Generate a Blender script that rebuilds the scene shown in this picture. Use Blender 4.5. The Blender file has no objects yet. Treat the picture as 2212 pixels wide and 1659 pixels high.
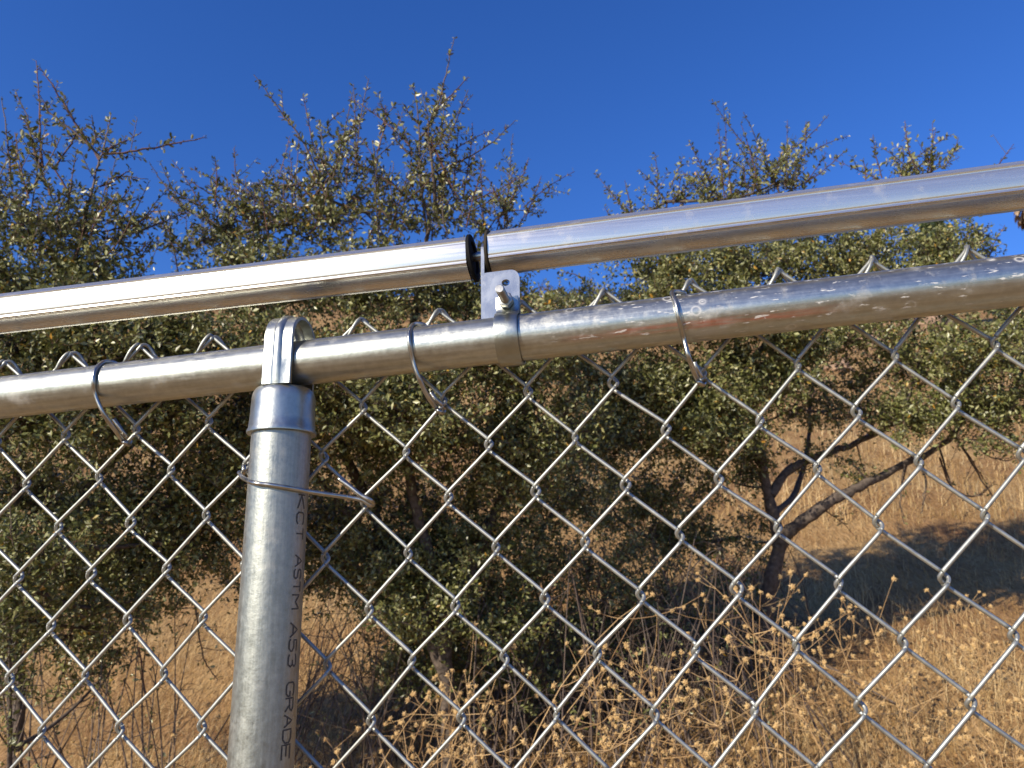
import bpy, math, random
import numpy as np
from mathutils import Vector, Matrix

random.seed(11)
rng = np.random.default_rng(11)
sc = bpy.context.scene
COL = sc.collection

# ------------------------------------------------------------------ camera
ZC = 1.60                                   # eye height above the path in front of the fence
FPX, CX, CY = 1661.0, 1106.0, 829.5         # focal length and centre in a 2212 x 1659 picture
RIGHT = np.array([0.98403648, 0.17735121, -0.0147903])
DOWN = np.array([-0.05957052, 0.24993222, -0.96642912])
FWD = np.array([-0.1677008, 0.95188257, 0.25650732])
CAM = np.array([0.0, 0.0, ZC])
cam = bpy.data.cameras.new('camera')
camo = bpy.data.objects.new('camera', cam)
COL.objects.link(camo)
camo.matrix_world = Matrix(((RIGHT[0], -DOWN[0], -FWD[0], 0.0),
                            (RIGHT[1], -DOWN[1], -FWD[1], 0.0),
                            (RIGHT[2], -DOWN[2], -FWD[2], ZC),
                            (0, 0, 0, 1)))
cam.sensor_width = 36.0
cam.lens = FPX / 2212.0 * 36.0
cam.clip_start = 0.05
cam.clip_end = 2000.0
cam.dof.use_dof = True
cam.dof.focus_distance = 0.64
cam.dof.aperture_fstop = 16.0
sc.camera = camo

# ------------------------------------------------------------------ sky and sun
SUN = Vector((-0.55, -0.73, 0.46)).normalized()
world = bpy.data.worlds.new('World')
sc.world = world
world.use_nodes = True
wn = world.node_tree
bg = wn.nodes['Background']
sky = wn.nodes.new('ShaderNodeTexSky')
sky.sky_type = 'NISHITA'
sky.sun_disc = False
sky.sun_elevation = math.asin(SUN.z)
sky.sun_rotation = math.atan2(SUN.x, SUN.y)
sky.altitude = 600
sky.air_density = 1.0
sky.dust_density = 0.25
sky.ozone_density = 5.5
hs = wn.nodes.new('ShaderNodeHueSaturation')
hs.inputs['Saturation'].default_value = 1.19
hs.inputs['Hue'].default_value = 0.5155
hs.inputs['Value'].default_value = 0.93
wn.links.new(sky.outputs[0], hs.inputs['Color'])
wn.links.new(hs.outputs[0], bg.inputs[0])
bg.inputs[1].default_value = 0.15
sun = bpy.data.lights.new('sun', 'SUN')
sun.energy = 5.0
sun.angle = math.radians(0.53)
sun.color = (1.0, 0.89, 0.72)
suno = bpy.data.objects.new('sun', sun)
COL.objects.link(suno)
suno.rotation_euler = SUN.to_track_quat('Z', 'Y').to_euler()
suno.location = (-6, -8, 8)
sc.view_settings.view_transform = 'Standard'
sc.view_settings.look = 'None'
sc.view_settings.exposure = 0.45
sc.view_settings.gamma = 1.0
sc.render.engine = 'CYCLES'


# ------------------------------------------------------------------ picture -> place
def ray(px, py):
    return RIGHT * ((px - CX) / FPX) + DOWN * ((py - CY) / FPX) + FWD


def at_y(px, py, Y):
    """point of the viewing ray that stands Y metres beyond the camera, measured across the fence"""
    r = ray(px, py)
    return CAM + r * (Y / r[1])


def at_depth(px, py, d):
    return CAM + ray(px, py) * d


def hit_cyl(px, py, p0, d, R, far=False):
    r = ray(px, py)
    o = CAM - p0
    rp = r - d * (r @ d)
    op = o - d * (o @ d)
    A, B, C = rp @ rp, 2 * rp @ op, op @ op - R * R
    D = B * B - 4 * A * C
    if D < 0:
        t = -B / (2 * A)
    else:
        t = (-B + (1 if far else -1) * math.sqrt(D)) / (2 * A)
    return CAM + r * t


# ------------------------------------------------------------------ object helpers
def tag(o, label=None, cat=None, group=None, kind=None):
    if label: o['label'] = label
    if cat: o['category'] = cat
    if group: o['group'] = group
    if kind: o['kind'] = kind
    return o


def empty(name, loc, label, cat, group=None):
    o = bpy.data.objects.new(name, None)
    o.empty_display_size = 0.05
    o.location = loc
    COL.objects.link(o)
    return tag(o, label, cat, group)


def mesh_np(name, V, F, mat, smooth=True, attr=None):
    """F: list of index arrays, or (n,k) array"""
    me = bpy.data.meshes.new(name)
    V = np.asarray(V, dtype=np.float32)
    if isinstance(F, np.ndarray):
        n, k = F.shape
        loops = F.ravel().astype(np.int32)
        starts = np.arange(0, n * k, k, dtype=np.int32)
        totals = np.full(n, k, dtype=np.int32)
    else:
        totals = np.array([len(f) for f in F], dtype=np.int32)
        starts = np.concatenate(([0], np.cumsum(totals)[:-1])).astype(np.int32)
        loops = np.concatenate([np.asarray(f, dtype=np.int32) for f in F])
    me.vertices.add(len(V))
    me.vertices.foreach_set('co', V.ravel())
    me.loops.add(len(loops))
    me.loops.foreach_set('vertex_index', loops)
    me.polygons.add(len(totals))
    me.polygons.foreach_set('loop_start', starts)
    me.polygons.foreach_set('loop_total', totals)
    me.polygons.foreach_set('use_smooth', np.full(len(totals), smooth, dtype=bool))
    if attr is not None:
        at = me.attributes.new('tint', 'FLOAT', 'POINT')
        at.data.foreach_set('value', np.asarray(attr, dtype=np.float32))
    me.materials.append(mat)
    me.update(calc_edges=True)
    me.validate()
    return me


def link(name, me, parent=None, base=None):
    o = bpy.data.objects.new(name, me)
    COL.objects.link(o)
    if parent is not None:
        o.parent = parent
    return o


class MB:
    """collects shapes in world space; build() makes ONE mesh object, stored relative to its parent"""
    def __init__(self):
        self.v, self.f, self.n = [], [], 0
        self.a = []

    def add(self, V, F, a=0.0):
        V = np.asarray(V, dtype=float)
        self.v.append(V)
        for f in F:
            self.f.append([i + self.n for i in f])
        self.a.append(np.full(len(V), a))
        self.n += len(V)

    def tube(self, P, R, sides=8, cap=True, a=0.0):
        P = np.asarray(P, dtype=float)
        n = len(P)
        R = np.full(n, R) if np.isscalar(R) else np.asarray(R, dtype=float)
        T = np.gradient(P, axis=0)
        T /= np.linalg.norm(T, axis=1)[:, None] + 1e-12
        ref = np.array([0.0, 0.0, 1.0]) if abs(T[0][2]) < 0.9 else np.array([1.0, 0, 0])
        N = np.cross(T[0], ref)
        N /= np.linalg.norm(N)
        ang = np.arange(sides) * 2 * math.pi / sides
        ca, sa = np.cos(ang)[:, None], np.sin(ang)[:, None]
        V = np.empty((n, sides, 3))
        for i in range(n):
            N = N - T[i] * (N @ T[i])
            N /= np.linalg.norm(N) + 1e-12
            B = np.cross(T[i], N)
            V[i] = P[i] + R[i] * (ca * N + sa * B)
        idx = np.arange(n * sides).reshape(n, sides)
        q = np.stack([idx[:-1], np.roll(idx, -1, 1)[:-1], np.roll(idx, -1, 1)[1:], idx[1:]], -1).reshape(-1, 4)
        F = q.tolist()
        if cap:
            F.append(idx[0][::-1].tolist())
            F.append(idx[-1].tolist())
        self.add(V.reshape(-1, 3), F, a)

    def rings(self, rings, closed_profile=True, cap=True):
        """list of equal-length loops of points"""
        A = np.asarray(rings, dtype=float)
        n, k = A.shape[:2]
        idx = np.arange(n * k).reshape(n, k)
        F = []
        for i in range(n - 1):
            for j in range(k if closed_profile else k - 1):
                F.append([idx[i, j], idx[i, (j + 1) % k], idx[i + 1, (j + 1) % k], idx[i + 1, j]])
        if cap and closed_profile:
            F.append(idx[0][::-1].tolist())
            F.append(idx[-1].tolist())
        self.add(A.reshape(-1, 3), F)

    def build(self, name, mat, parent=None, smooth=True, sharp=None):
        V = np.concatenate(self.v)
        if parent is not None:
            p = parent
            off = np.zeros(3)
            while p is not None:
                off += np.array(p.location)
                p = p.parent
            V = V - off
        me = mesh_np(name, V, self.f, mat, smooth, np.concatenate(self.a))
        if sharp is not None:
            me.set_sharp_from_angle(angle=math.radians(sharp))
        return link(name, me, parent)


def catmull(P, n=6):
    P = np.asarray(P, dtype=float)
    Q = np.vstack([2 * P[0] - P[1], P, 2 * P[-1] - P[-2]])
    out = []
    for i in range(1, len(Q) - 2):
        p0, p1, p2, p3 = Q[i - 1:i + 3]
        for k in range(n):
            t = k / n
            out.append(0.5 * (2 * p1 + (p2 - p0) * t + (2 * p0 - 5 * p1 + 4 * p2 - p3) * t * t + (3 * p1 - p0 - 3 * p2 + p3) * t ** 3))
    out.append(P[-1])
    return np.array(out)


# ------------------------------------------------------------------ materials
def newmat(name):
    m = bpy.data.materials.new(name)
    m.use_nodes = True
    nt = m.node_tree
    return m, nt, nt.nodes['Principled BSDF'], nt.nodes, nt.links


def ramp(N, pts):
    r = N.new('ShaderNodeValToRGB')
    e = r.color_ramp.elements
    while len(e) < len(pts):
        e.new(0.5)
    for i, (p, c) in enumerate(pts):
        e[i].position = p
        e[i].color = (*c, 1) if len(c) == 3 else c
    return r


def galv(name, base=(0.60, 0.62, 0.63), rough=(0.2, 0.36), streak=(1, 1, 1), spangle=60.0, bump=0.05, axis='X', smear=0.5, film=0.0, mottle=0.0):
    """zinc coated steel: mottled spangle, drawn streaks along the pipe, dusty smears"""
    m, nt, b, N, L = newmat(name)
    tc = N.new('ShaderNodeTexCoord')
    mp = N.new('ShaderNodeMapping')
    mp.inputs['Scale'].default_value = streak
    L.new(tc.outputs['Object'], mp.inputs[0])
    n1 = N.new('ShaderNodeTexNoise'); n1.inputs['Scale'].default_value = spangle; n1.inputs['Detail'].default_value = 5
    L.new(mp.outputs[0], n1.inputs['Vector'])
    n2 = N.new('ShaderNodeTexNoise'); n2.inputs['Scale'].default_value = 38.0; n2.inputs['Detail'].default_value = 8; n2.inputs['Roughness'].default_value = 0.65
    L.new(tc.outputs['Object'], n2.inputs['Vector'])
    n3 = N.new('ShaderNodeTexNoise'); n3.inputs['Scale'].default_value = 420.0; n3.inputs['Detail'].default_value = 3
    L.new(tc.outputs['Object'], n3.inputs['Vector'])
    n5 = N.new('ShaderNodeTexNoise'); n5.inputs['Scale'].default_value = 150.0; n5.inputs['Detail'].default_value = 7; n5.inputs['Roughness'].default_value = 0.7
    L.new(tc.outputs['Object'], n5.inputs['Vector'])
    mo = N.new('ShaderNodeMath'); mo.operation = 'MULTIPLY_ADD'; mo.inputs[1].default_value = mottle
    L.new(n5.outputs[0], mo.inputs[0])
    m2 = N.new('ShaderNodeMath'); m2.operation = 'MULTIPLY'; m2.inputs[1].default_value = 1.0 - mottle
    L.new(n1.outputs[0], m2.inputs[0]); L.new(m2.outputs[0], mo.inputs[2])
    c = ramp(N, [(0.30, tuple(x * (0.85 - 0.5 * mottle) for x in base)), (0.70, base)])
    L.new(mo.outputs[0], c.inputs[0])
    dust = ramp(N, [(0.56, (film, film, film)), (0.72, (smear, smear, smear))])
    L.new(n2.outputs[0], dust.inputs[0])
    L.new(c.outputs[0], b.inputs['Base Color'])
    b.inputs['Metallic'].default_value = 1.0
    r1 = N.new('ShaderNodeMapRange')
    r1.inputs['From Min'].default_value = 0.25; r1.inputs['From Max'].default_value = 0.75
    r1.inputs['To Min'].default_value = rough[0]; r1.inputs['To Max'].default_value = rough[1]
    L.new(mo.outputs[0], r1.inputs[0])
    ad = N.new('ShaderNodeMath'); ad.operation = 'MULTIPLY_ADD'
    ad.inputs[1].default_value = 0.35
    L.new(dust.outputs[0], ad.inputs[0]); L.new(r1.outputs[0], ad.inputs[2])
    L.new(ad.outputs[0], b.inputs['Roughness'])
    bp = N.new('ShaderNodeBump'); bp.inputs['Strength'].default_value = bump; bp.inputs['Distance'].default_value = 0.001
    mx = N.new('ShaderNodeMath'); mx.operation = 'ADD'
    L.new(n1.outputs[0], mx.inputs[0]); L.new(n3.outputs[0], mx.inputs[1])
    L.new(mx.outputs[0], bp.inputs['Height'])
    L.new(bp.outputs[0], b.inputs['Normal'])
    # thin dry dust film where smeared
    df = N.new('ShaderNodeBsdfDiffuse'); df.inputs[0].default_value = (0.50, 0.48, 0.44, 1)
    ms = N.new('ShaderNodeMixShader')
    L.new(dust.outputs[0], ms.inputs[0]); L.new(b.outputs[0], ms.inputs[1]); L.new(df.outputs[0], ms.inputs[2])
    L.new(ms.outputs[0], N['Material Output'].inputs[0])
    m['_nodes'] = 1
    return m


M = {}
M['rail'] = galv('galvanised_rail', (0.54, 0.56, 0.51), (0.24, 0.44), (3, 60, 60), 6.0, 0.07, smear=0.40, film=0.05, mottle=0.5)
M['post'] = galv('galvanised_post', (0.42, 0.44, 0.405), (0.30, 0.58), (170, 170, 12), 2.4, 0.14, smear=0.30, film=0.05, mottle=0.65)
M['cap'] = galv('pressed_cap', (0.47, 0.49, 0.455), (0.26, 0.42), (20, 20, 12), 3.0, 0.10, smear=0.24, film=0.04, mottle=0.5)
M['wire'] = galv('fence_wire', (0.47, 0.49, 0.46), (0.42, 0.62), (60, 60, 60), 2.0, 0.08, smear=0.3, film=0.10, mottle=0.5)
M['tie'] = galv('tie_wire', (0.46, 0.45, 0.41), (0.26, 0.40), (60, 60, 60), 2.0, 0.05, smear=0.2)
M['roller'] = galv('bare_aluminium', (0.66, 0.65, 0.61), (0.16, 0.24), (2, 90, 90), 5.0, 0.012, smear=0.36, film=0.19)
M['plate'] = galv('aluminium_plate', (0.34, 0.355, 0.36), (0.20, 0.30), (20, 20, 20), 3.0, 0.03, smear=0.22, film=0.05)
M['strap'] = galv('zinc_strap', (0.38, 0.40, 0.37), (0.28, 0.40), (30, 30, 30), 3.0, 0.10, smear=0.18)
M['bolt'] = galv('zinc_bolt', (0.35, 0.345, 0.32), (0.30, 0.40), (60, 60, 60), 3.0, 0.05, smear=0.12)


def plain(name, c, rough=0.8, bumpscale=None, spec=0.5, var=0.25, scale=40.0):
    m, nt, b, N, L = newmat(name)
    tc = N.new('ShaderNodeTexCoord')
    n = N.new('ShaderNodeTexNoise'); n.inputs['Scale'].default_value = scale; n.inputs['Detail'].default_value = 6
    L.new(tc.outputs['Object'], n.inputs['Vector'])
    r = ramp(N, [(0.3, tuple(x * (1 - var) for x in c)), (0.7, tuple(min(1, x * (1 + var)) for x in c))])
    L.new(n.outputs[0], r.inputs[0])
    L.new(r.outputs[0], b.inputs['Base Color'])
    b.inputs['Roughness'].default_value = rough
    b.inputs['Specular IOR Level'].default_value = spec
    if bumpscale:
        bp = N.new('ShaderNodeBump'); bp.inputs['Strength'].default_value = 0.6; bp.inputs['Distance'].default_value = bumpscale
        L.new(n.outputs[0], bp.inputs['Height']); L.new(bp.outputs[0], b.inputs['Normal'])
    return m


M['rubber'] = plain('black_rubber', (0.004, 0.004, 0.0045), 0.75, spec=0.2)
M['gasket'] = plain('brown_gasket', (0.035, 0.028, 0.018), 0.7, spec=0.2)
M['ink'] = plain('black_ink', (0.06, 0.056, 0.05), 0.6, var=0.6, scale=900)
M['paint'] = plain('red_paint', (0.30, 0.06, 0.03), 0.5)
M['bark'] = plain('grey_bark', (0.10, 0.078, 0.062), 0.9, 0.01, 0.2, 0.45, 60)
M['rock'] = plain('rock', (0.29, 0.19, 0.12), 0.9, 0.03, 0.2, 0.35, 6)


def tinted(name, stops, rough=0.5, transl=0.0, spec=0.5):
    """colour from the per-leaf 'tint' attribute"""
    m, nt, b, N, L = newmat(name)
    at = N.new('ShaderNodeAttribute'); at.attribute_name = 'tint'
    r = ramp(N, stops)
    r.color_ramp.interpolation = 'LINEAR'
    L.new(at.outputs['Fac'], r.inputs[0])
    L.new(r.outputs[0], b.inputs['Base Color'])
    b.inputs['Roughness'].default_value = rough
    b.inputs['Specular IOR Level'].default_value = spec
    if transl > 0:
        t = N.new('ShaderNodeBsdfTranslucent')
        L.new(r.outputs[0], t.inputs[0])
        ms = N.new('ShaderNodeMixShader'); ms.inputs[0].default_value = transl
        L.new(b.outputs[0], ms.inputs[1]); L.new(t.outputs[0], ms.inputs[2])
        L.new(ms.outputs[0], N['Material Output'].inputs[0])
    return m


LEAF_STOPS = [(0.0, (0.062, 0.072, 0.018)), (0.4, (0.135, 0.145, 0.040)), (0.75, (0.245, 0.245, 0.085)),
              (0.972, (0.36, 0.35, 0.17)), (0.985, (0.40, 0.27, 0.05)), (1.0, (0.50, 0.26, 0.04))]
M['leaf'] = tinted('shrub_leaf', LEAF_STOPS, 0.38, 0.14, 0.55)
M['twig'] = tinted('shrub_twig', [(0.0, (0.14, 0.11, 0.09)), (0.5, (0.095, 0.066, 0.05)), (1.0, (0.115, 0.055, 0.042))], 0.7, 0, 0.3)
M['straw'] = tinted('dry_straw', [(0.0, (0.26, 0.15, 0.055)), (0.5, (0.46, 0.30, 0.12)), (1.0, (0.68, 0.53, 0.29))], 0.7, 0.25, 0.3)
M['weed'] = tinted('dry_weed', [(0.0, (0.26, 0.15, 0.065)), (1.0, (0.52, 0.35, 0.17))], 0.7, 0, 0.3)
M['head'] = tinted('seed_head', [(0.0, (0.40, 0.24, 0.09)), (1.0, (0.78, 0.58, 0.30))], 0.8, 0.15, 0.2)
M['brush'] = tinted('hill_brush', [(0.0, (0.06, 0.065, 0.03)), (0.6, (0.12, 0.10, 0.055)), (1.0, (0.22, 0.13, 0.075))], 0.7, 0.1, 0.2)
M['needle'] = tinted('pine_needle', [(0.0, (0.035, 0.06, 0.022)), (1.0, (0.08, 0.11, 0.04))], 0.6, 0.1, 0.3)
M['frond'] = tinted('dead_frond', [(0.0, (0.25, 0.17, 0.10)), (1.0, (0.45, 0.33, 0.21))], 0.8, 0.1, 0.2)
M['greenfrond'] = tinted('green_frond', [(0.0, (0.06, 0.09, 0.03)), (1.0, (0.10, 0.14, 0.05))], 0.5, 0.1, 0.3)


def ground_mat():
    m, nt, b, N, L = newmat('dry_ground')
    tc = N.new('ShaderNodeTexCoord')
    n1 = N.new('ShaderNodeTexNoise'); n1.inputs['Scale'].default_value = 1.6; n1.inputs['Detail'].default_value = 9; n1.inputs['Roughness'].default_value = 0.62
    mp = N.new('ShaderNodeMapping'); mp.inputs['Scale'].default_value = (55, 18, 12); mp.inputs['Rotation'].default_value = (0, 0, 0.5)
    n2 = N.new('ShaderNodeTexNoise'); n2.inputs['Scale'].default_value = 1.0; n2.inputs['Detail'].default_value = 5; n2.inputs['Distortion'].default_value = 1.2
    L.new(tc.outputs['Object'], n1.inputs['Vector']); L.new(tc.outputs['Object'], mp.inputs[0]); L.new(mp.outputs[0], n2.inputs['Vector'])
    r1 = ramp(N, [(0.3, (0.24, 0.13, 0.065)), (0.5, (0.40, 0.25, 0.115)), (0.72, (0.50, 0.35, 0.17))])
    r2 = ramp(N, [(0.3, (0.55, 0.5, 0.42)), (0.7, (1, 1, 1))])
    L.new(n1.outputs[0], r1.inputs[0]); L.new(n2.outputs[0], r2.inputs[0])
    mx = N.new('ShaderNodeMix'); mx.data_type = 'RGBA'; mx.blend_type = 'MULTIPLY'; mx.inputs[0].default_value = 1.0
    L.new(r1.outputs[0], mx.inputs[6]); L.new(r2.outputs[0], mx.inputs[7])
    L.new(mx.outputs[2], b.inputs['Base Color'])
    b.inputs['Roughness'].default_value = 0.95
    b.inputs['Specular IOR Level'].default_value = 0.1
    bp = N.new('ShaderNodeBump'); bp.inputs['Strength'].default_value = 0.8; bp.inputs['Distance'].default_value = 0.03
    L.new(n2.outputs[0], bp.inputs['Height']); L.new(bp.outputs[0], b.inputs['Normal'])
    return m


M['ground'] = ground_mat()


def rail_paint():
    """a faded red paint smear and dark water marks on part of the rail"""
    m = M['rail']
    nt = m.node_tree; N, L = nt.nodes, nt.links
    out = N['Material Output']
    prev = out.inputs[0].links[0].from_socket
    tc = N.new('ShaderNodeTexCoord')
    sp = N.new('ShaderNodeSeparateXYZ'); L.new(tc.outputs['Object'], sp.inputs[0])

    def band(sock, lo, hi, soft):
        a = N.new('ShaderNodeMapRange'); a.interpolation_type = 'SMOOTHSTEP'
        a.inputs['From Min'].default_value = lo - soft; a.inputs['From Max'].default_value = lo + soft
        L.new(sock, a.inputs[0])
        c = N.new('ShaderNodeMapRange'); c.interpolation_type = 'SMOOTHSTEP'
        c.inputs['From Min'].default_value = hi - soft; c.inputs['From Max'].default_value = hi + soft
        c.inputs['To Min'].default_value = 1; c.inputs['To Max'].default_value = 0
        L.new(sock, c.inputs[0])
        p = N.new('ShaderNodeMath'); p.operation = 'MULTIPLY'
        L.new(a.outputs[0], p.inputs[0]); L.new(c.outputs[0], p.inputs[1])
        return p.outputs[0]
    # rail object: origin on the axis below the clamp, X along the rail, Z up
    bx = band(sp.outputs['X'], 0.065, 0.245, 0.04)
    bz = band(sp.outputs['Z'], -0.0138, -0.0088, 0.0012)
    lt = N.new('ShaderNodeMath'); lt.operation = 'LESS_THAN'; lt.inputs[1].default_value = 0.0
    L.new(sp.outputs['Y'], lt.inputs[0])
    mp = N.new('ShaderNodeMapping'); mp.inputs['Scale'].default_value = (30, 300, 300)
    L.new(tc.outputs['Object'], mp.inputs[0])
    n = N.new('ShaderNodeTexNoise'); n.inputs['Scale'].default_value = 1.0; n.inputs['Detail'].default_value = 4
    L.new(mp.outputs[0], n.inputs['Vector'])
    r = ramp(N, [(0.36, (0, 0, 0)), (0.62, (0.62, 0.62, 0.62))])
    L.new(n.outputs[0], r.inputs[0])
    s = None
    for a in (bx, bz, lt.outputs[0], r.outputs[0]):
        if s is None:
            s = a
        else:
            p = N.new('ShaderNodeMath'); p.operation = 'MULTIPLY'
            L.new(s, p.inputs[0]); L.new(a, p.inputs[1]); s = p.outputs[0]
    pb = N.new('ShaderNodeBsdfPrincipled')
    pb.inputs['Base Color'].default_value = (0.30, 0.075, 0.04, 1); pb.inputs['Roughness'].default_value = 0.45
    ms = N.new('ShaderNodeMixShader')
    L.new(s, ms.inputs[0]); L.new(prev, ms.inputs[1]); L.new(pb.outputs[0], ms.inputs[2])
    # dried water drops, mostly on the right
    v = N.new('ShaderNodeTexVoronoi'); v.inputs['Scale'].default_value = 42.0; v.inputs['Randomness'].default_value = 1.0
    L.new(tc.outputs['Object'], v.inputs['Vector'])
    rr = ramp(N, [(0.13, (0, 0, 0)), (0.17, (0.55, 0.55, 0.55)), (0.20, (0.12, 0.12, 0.12)), (0.24, (0, 0, 0))])
    L.new(v.outputs['Distance'], rr.inputs[0])
    nm = N.new('ShaderNodeTexNoise'); nm.inputs['Scale'].default_value = 22.0; nm.inputs['Detail'].default_value = 6
    L.new(tc.outputs['Object'], nm.inputs['Vector'])
    r3 = ramp(N, [(0.5, (0, 0, 0)), (0.6, (1, 1, 1))]); L.new(nm.outputs[0], r3.inputs[0])
    bz2 = band(sp.outputs['X'], 0.05, 2.0, 0.05)
    # short chipped scuffs
    mp2 = N.new('ShaderNodeMapping'); mp2.inputs['Scale'].default_value = (70, 330, 330); mp2.inputs['Rotation'].default_value = (0, 0.06, 0)
    L.new(tc.outputs['Object'], mp2.inputs[0])
    n4 = N.new('ShaderNodeTexNoise'); n4.inputs['Scale'].default_value = 1.0; n4.inputs['Detail'].default_value = 6; n4.inputs['Roughness'].default_value = 0.6
    L.new(mp2.outputs[0], n4.inputs['Vector'])
    r4 = ramp(N, [(0.61, (0, 0, 0)), (0.66, (0.75, 0.75, 0.75))]); L.new(n4.outputs[0], r4.inputs[0])
    p1 = N.new('ShaderNodeMath'); p1.operation = 'MULTIPLY'; L.new(rr.outputs[0], p1.inputs[0]); L.new(r3.outputs[0], p1.inputs[1])
    mxm = N.new('ShaderNodeMath'); mxm.operation = 'MAXIMUM'; L.new(p1.outputs[0], mxm.inputs[0]); L.new(r4.outputs[0], mxm.inputs[1])
    p2 = N.new('ShaderNodeMath'); p2.operation = 'MULTIPLY'; L.new(mxm.outputs[0], p2.inputs[0]); L.new(bz2, p2.inputs[1])
    df = N.new('ShaderNodeBsdfDiffuse'); df.inputs[0].default_value = (0.62, 0.61, 0.58, 1)
    ms2 = N.new('ShaderNodeMixShader')
    L.new(p2.outputs[0], ms2.inputs[0]); L.new(ms.outputs[0], ms2.inputs[1]); L.new(df.outputs[0], ms2.inputs[2])
    L.new(ms2.outputs[0], out.inputs[0])


rail_paint()


# ------------------------------------------------------------------ ground
def softplus(v):
    return np.where(v > 30, v, np.log1p(np.exp(np.minimum(v, 30))))


def smooth(a, b, x):
    t = np.clip((x - a) / (b - a), 0, 1)
    return t * t * (3 - 2 * t)


def ground_z(x, y):
    x = np.asarray(x, float); y = np.asarray(y, float)
    z = -0.02 + 0.05 * y + softplus((y - 0.35) / 0.15) * 0.15 * 0.37
    z = np.where(y < 0, 0.05 * y - 0.02 + 0.15 * 0.37 * softplus((y - 0.35) / 0.15), z)
    z = z - 0.09 * x * smooth(5, 25, y) * np.exp(-(x / 90.0) ** 2)
    crest = 62 + 6 * np.sin(x * 0.07)
    z = z - 0.42 * softplus((y - crest) / 6.0) * 6.0 * 1.06
    amp = 0.02 + 0.30 * smooth(6, 50, y)
    z = z + amp * (np.sin(x * 0.9 + 1.3 * np.sin(y * 0.31)) * 0.5 + np.sin(y * 0.7 + x * 0.23) * 0.5 + 0.5 * np.sin(x * 2.3 + y * 1.9))
    z = z + 0.018 * np.sin(x * 5.1 + y * 3.3) * np.sin(y * 6.7 - x * 2.2)
    return z


def spaced(n, near, far):
    t = np.linspace(-1, 1, n)
    k = math.asinh(far / near)
    return near * np.sinh(t * k)


gx = spaced(150, 1.2, 260.0)
gy = spaced(190, 1.6, 260.0) + 2.5
GX, GY = np.meshgrid(gx, gy)
GV = np.stack([GX, GY, ground_z(GX, GY)], -1).reshape(-1, 3)
gi = np.arange(len(gx) * len(gy)).reshape(len(gy), len(gx))
GF = np.stack([gi[:-1, :-1], gi[:-1, 1:], gi[1:, 1:], gi[1:, :-1]], -1).reshape(-1, 4)
tag(link('hillside_ground', mesh_np('hillside_ground', GV, GF, M['ground'])), 'dry tan hillside rising behind the chain link fence', kind='structure')

# ------------------------------------------------------------------ fence frame of reference
YM = 0.6397                                  # plane of the wire mesh
YR = YM - 0.0275                             # plane of the rail and post axes
T0 = np.array([-0.54844436, YM, 0.14586437 + ZC])
AV = np.array([0.07493363, 0.0, 0.00315462])     # one diamond along the rail
BV = np.array([0.00545899, 0.0, -0.08723688])    # one diamond down
RL = at_y(0, 859.5, YR); RR_ = at_y(2212, 604.6, YR)
RD = (RR_ - RL) / np.linalg.norm(RR_ - RL)
RU = np.cross(RD, [0, 1, 0]); RU = RU if RU[2] > 0 else -RU
EY = np.array([0, 1.0, 0])
R_RAIL = 0.0199
PT = at_y(609, 930, YR); PB = at_y(563, 1659, YR)
PX = 0.5 * (PT[0] + PB[0])
R_POST = 0.0252


def rail_at(X):
    return RL + RD * ((X - RL[0]) / RD[0])


fence_base = np.array([PX, YR, float(ground_z(PX, YR))])
fence = empty('chain_link_fence', fence_base, 'galvanised chain link fence with a round post, top rail and diamond wire mesh', 'fence')

# ---- post with stencilled lettering, cap and rail loop
loop_bot = at_y(600, 829, YR - 0.024)[2]
cap_top = loop_bot + 0.0022
cap_bot = at_y(612, 925, YR - R_POST)[2]
NS = 48
angs = np.arange(NS) * 2 * math.pi / NS


def lathe(mb, prof, c, n=NS):
    an = np.arange(n) * 2 * math.pi / n
    mb.rings([[(c[0] + r * math.cos(t), c[1] + r * math.sin(t), z) for t in an] for r, z in prof])


mb = MB()
zs = np.linspace(fence_base[2] - 0.25, cap_top - 0.006, 12)
lathe(mb, [(R_POST, z) for z in zs], (PX, YR))
post = mb.build('post', M['post'], fence, sharp=40)

mb = MB()
rc = R_POST + 0.0018
h = cap_top - cap_bot
prof = [(R_POST + 0.0004, cap_bot - 0.0005), (rc + 0.0022, cap_bot), (rc + 0.0024, cap_bot + 0.002), (rc + 0.0012, cap_bot + 0.0045), (rc + 0.0006, cap_bot + 0.3 * h),
        (rc, cap_bot + 0.72 * h)]
for k in range(1, 9):
    t = k / 8 * math.pi / 2
    prof.append((rc - 0.0060 * (1 - math.cos(t)), cap_bot + 0.72 * h + (0.26 * h) * math.sin(t)))
prof += [(rc - 0.0075, cap_top - 0.0004), (0.002, cap_top)]
lathe(mb, prof, (PX, YR))
cap = mb.build('post_cap', M['cap'], fence, sharp=50)

# loop: inverted U strap with a raised rib, open along the rail
lx0 = at_y(566, 780, YR - 0.0245)[0]; lx1 = at_y(628, 780, YR - 0.0245)[0]
lxm = 0.5 * (lx0 + lx1)
hw = 0.5 * (lx1 - lx0)
z_top = at_y(612, 691, YR)[2]
ro = 0.0240
zc_loop = z_top - ro
rings = []


def arch(r, zlow):
    pts = [(YR - r, zlow), (YR - r, zlow + 0.3 * (zc_loop - zlow)), (YR - r, zlow + 0.65 * (zc_loop - zlow))]
    for k in range(0, 25):
        t = math.pi - k * math.pi / 24
        pts.append((YR + r * math.cos(t), zc_loop + r * math.sin(t)))
    pts += [(YR + r, zlow + 0.65 * (zc_loop - zlow)), (YR + r, zlow + 0.3 * (zc_loop - zlow)), (YR + r, zlow)]
    return pts


outer = arch(ro, loop_bot + 0.0006); inner = arch(ro - 0.0030, loop_bot + 0.0006)
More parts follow.
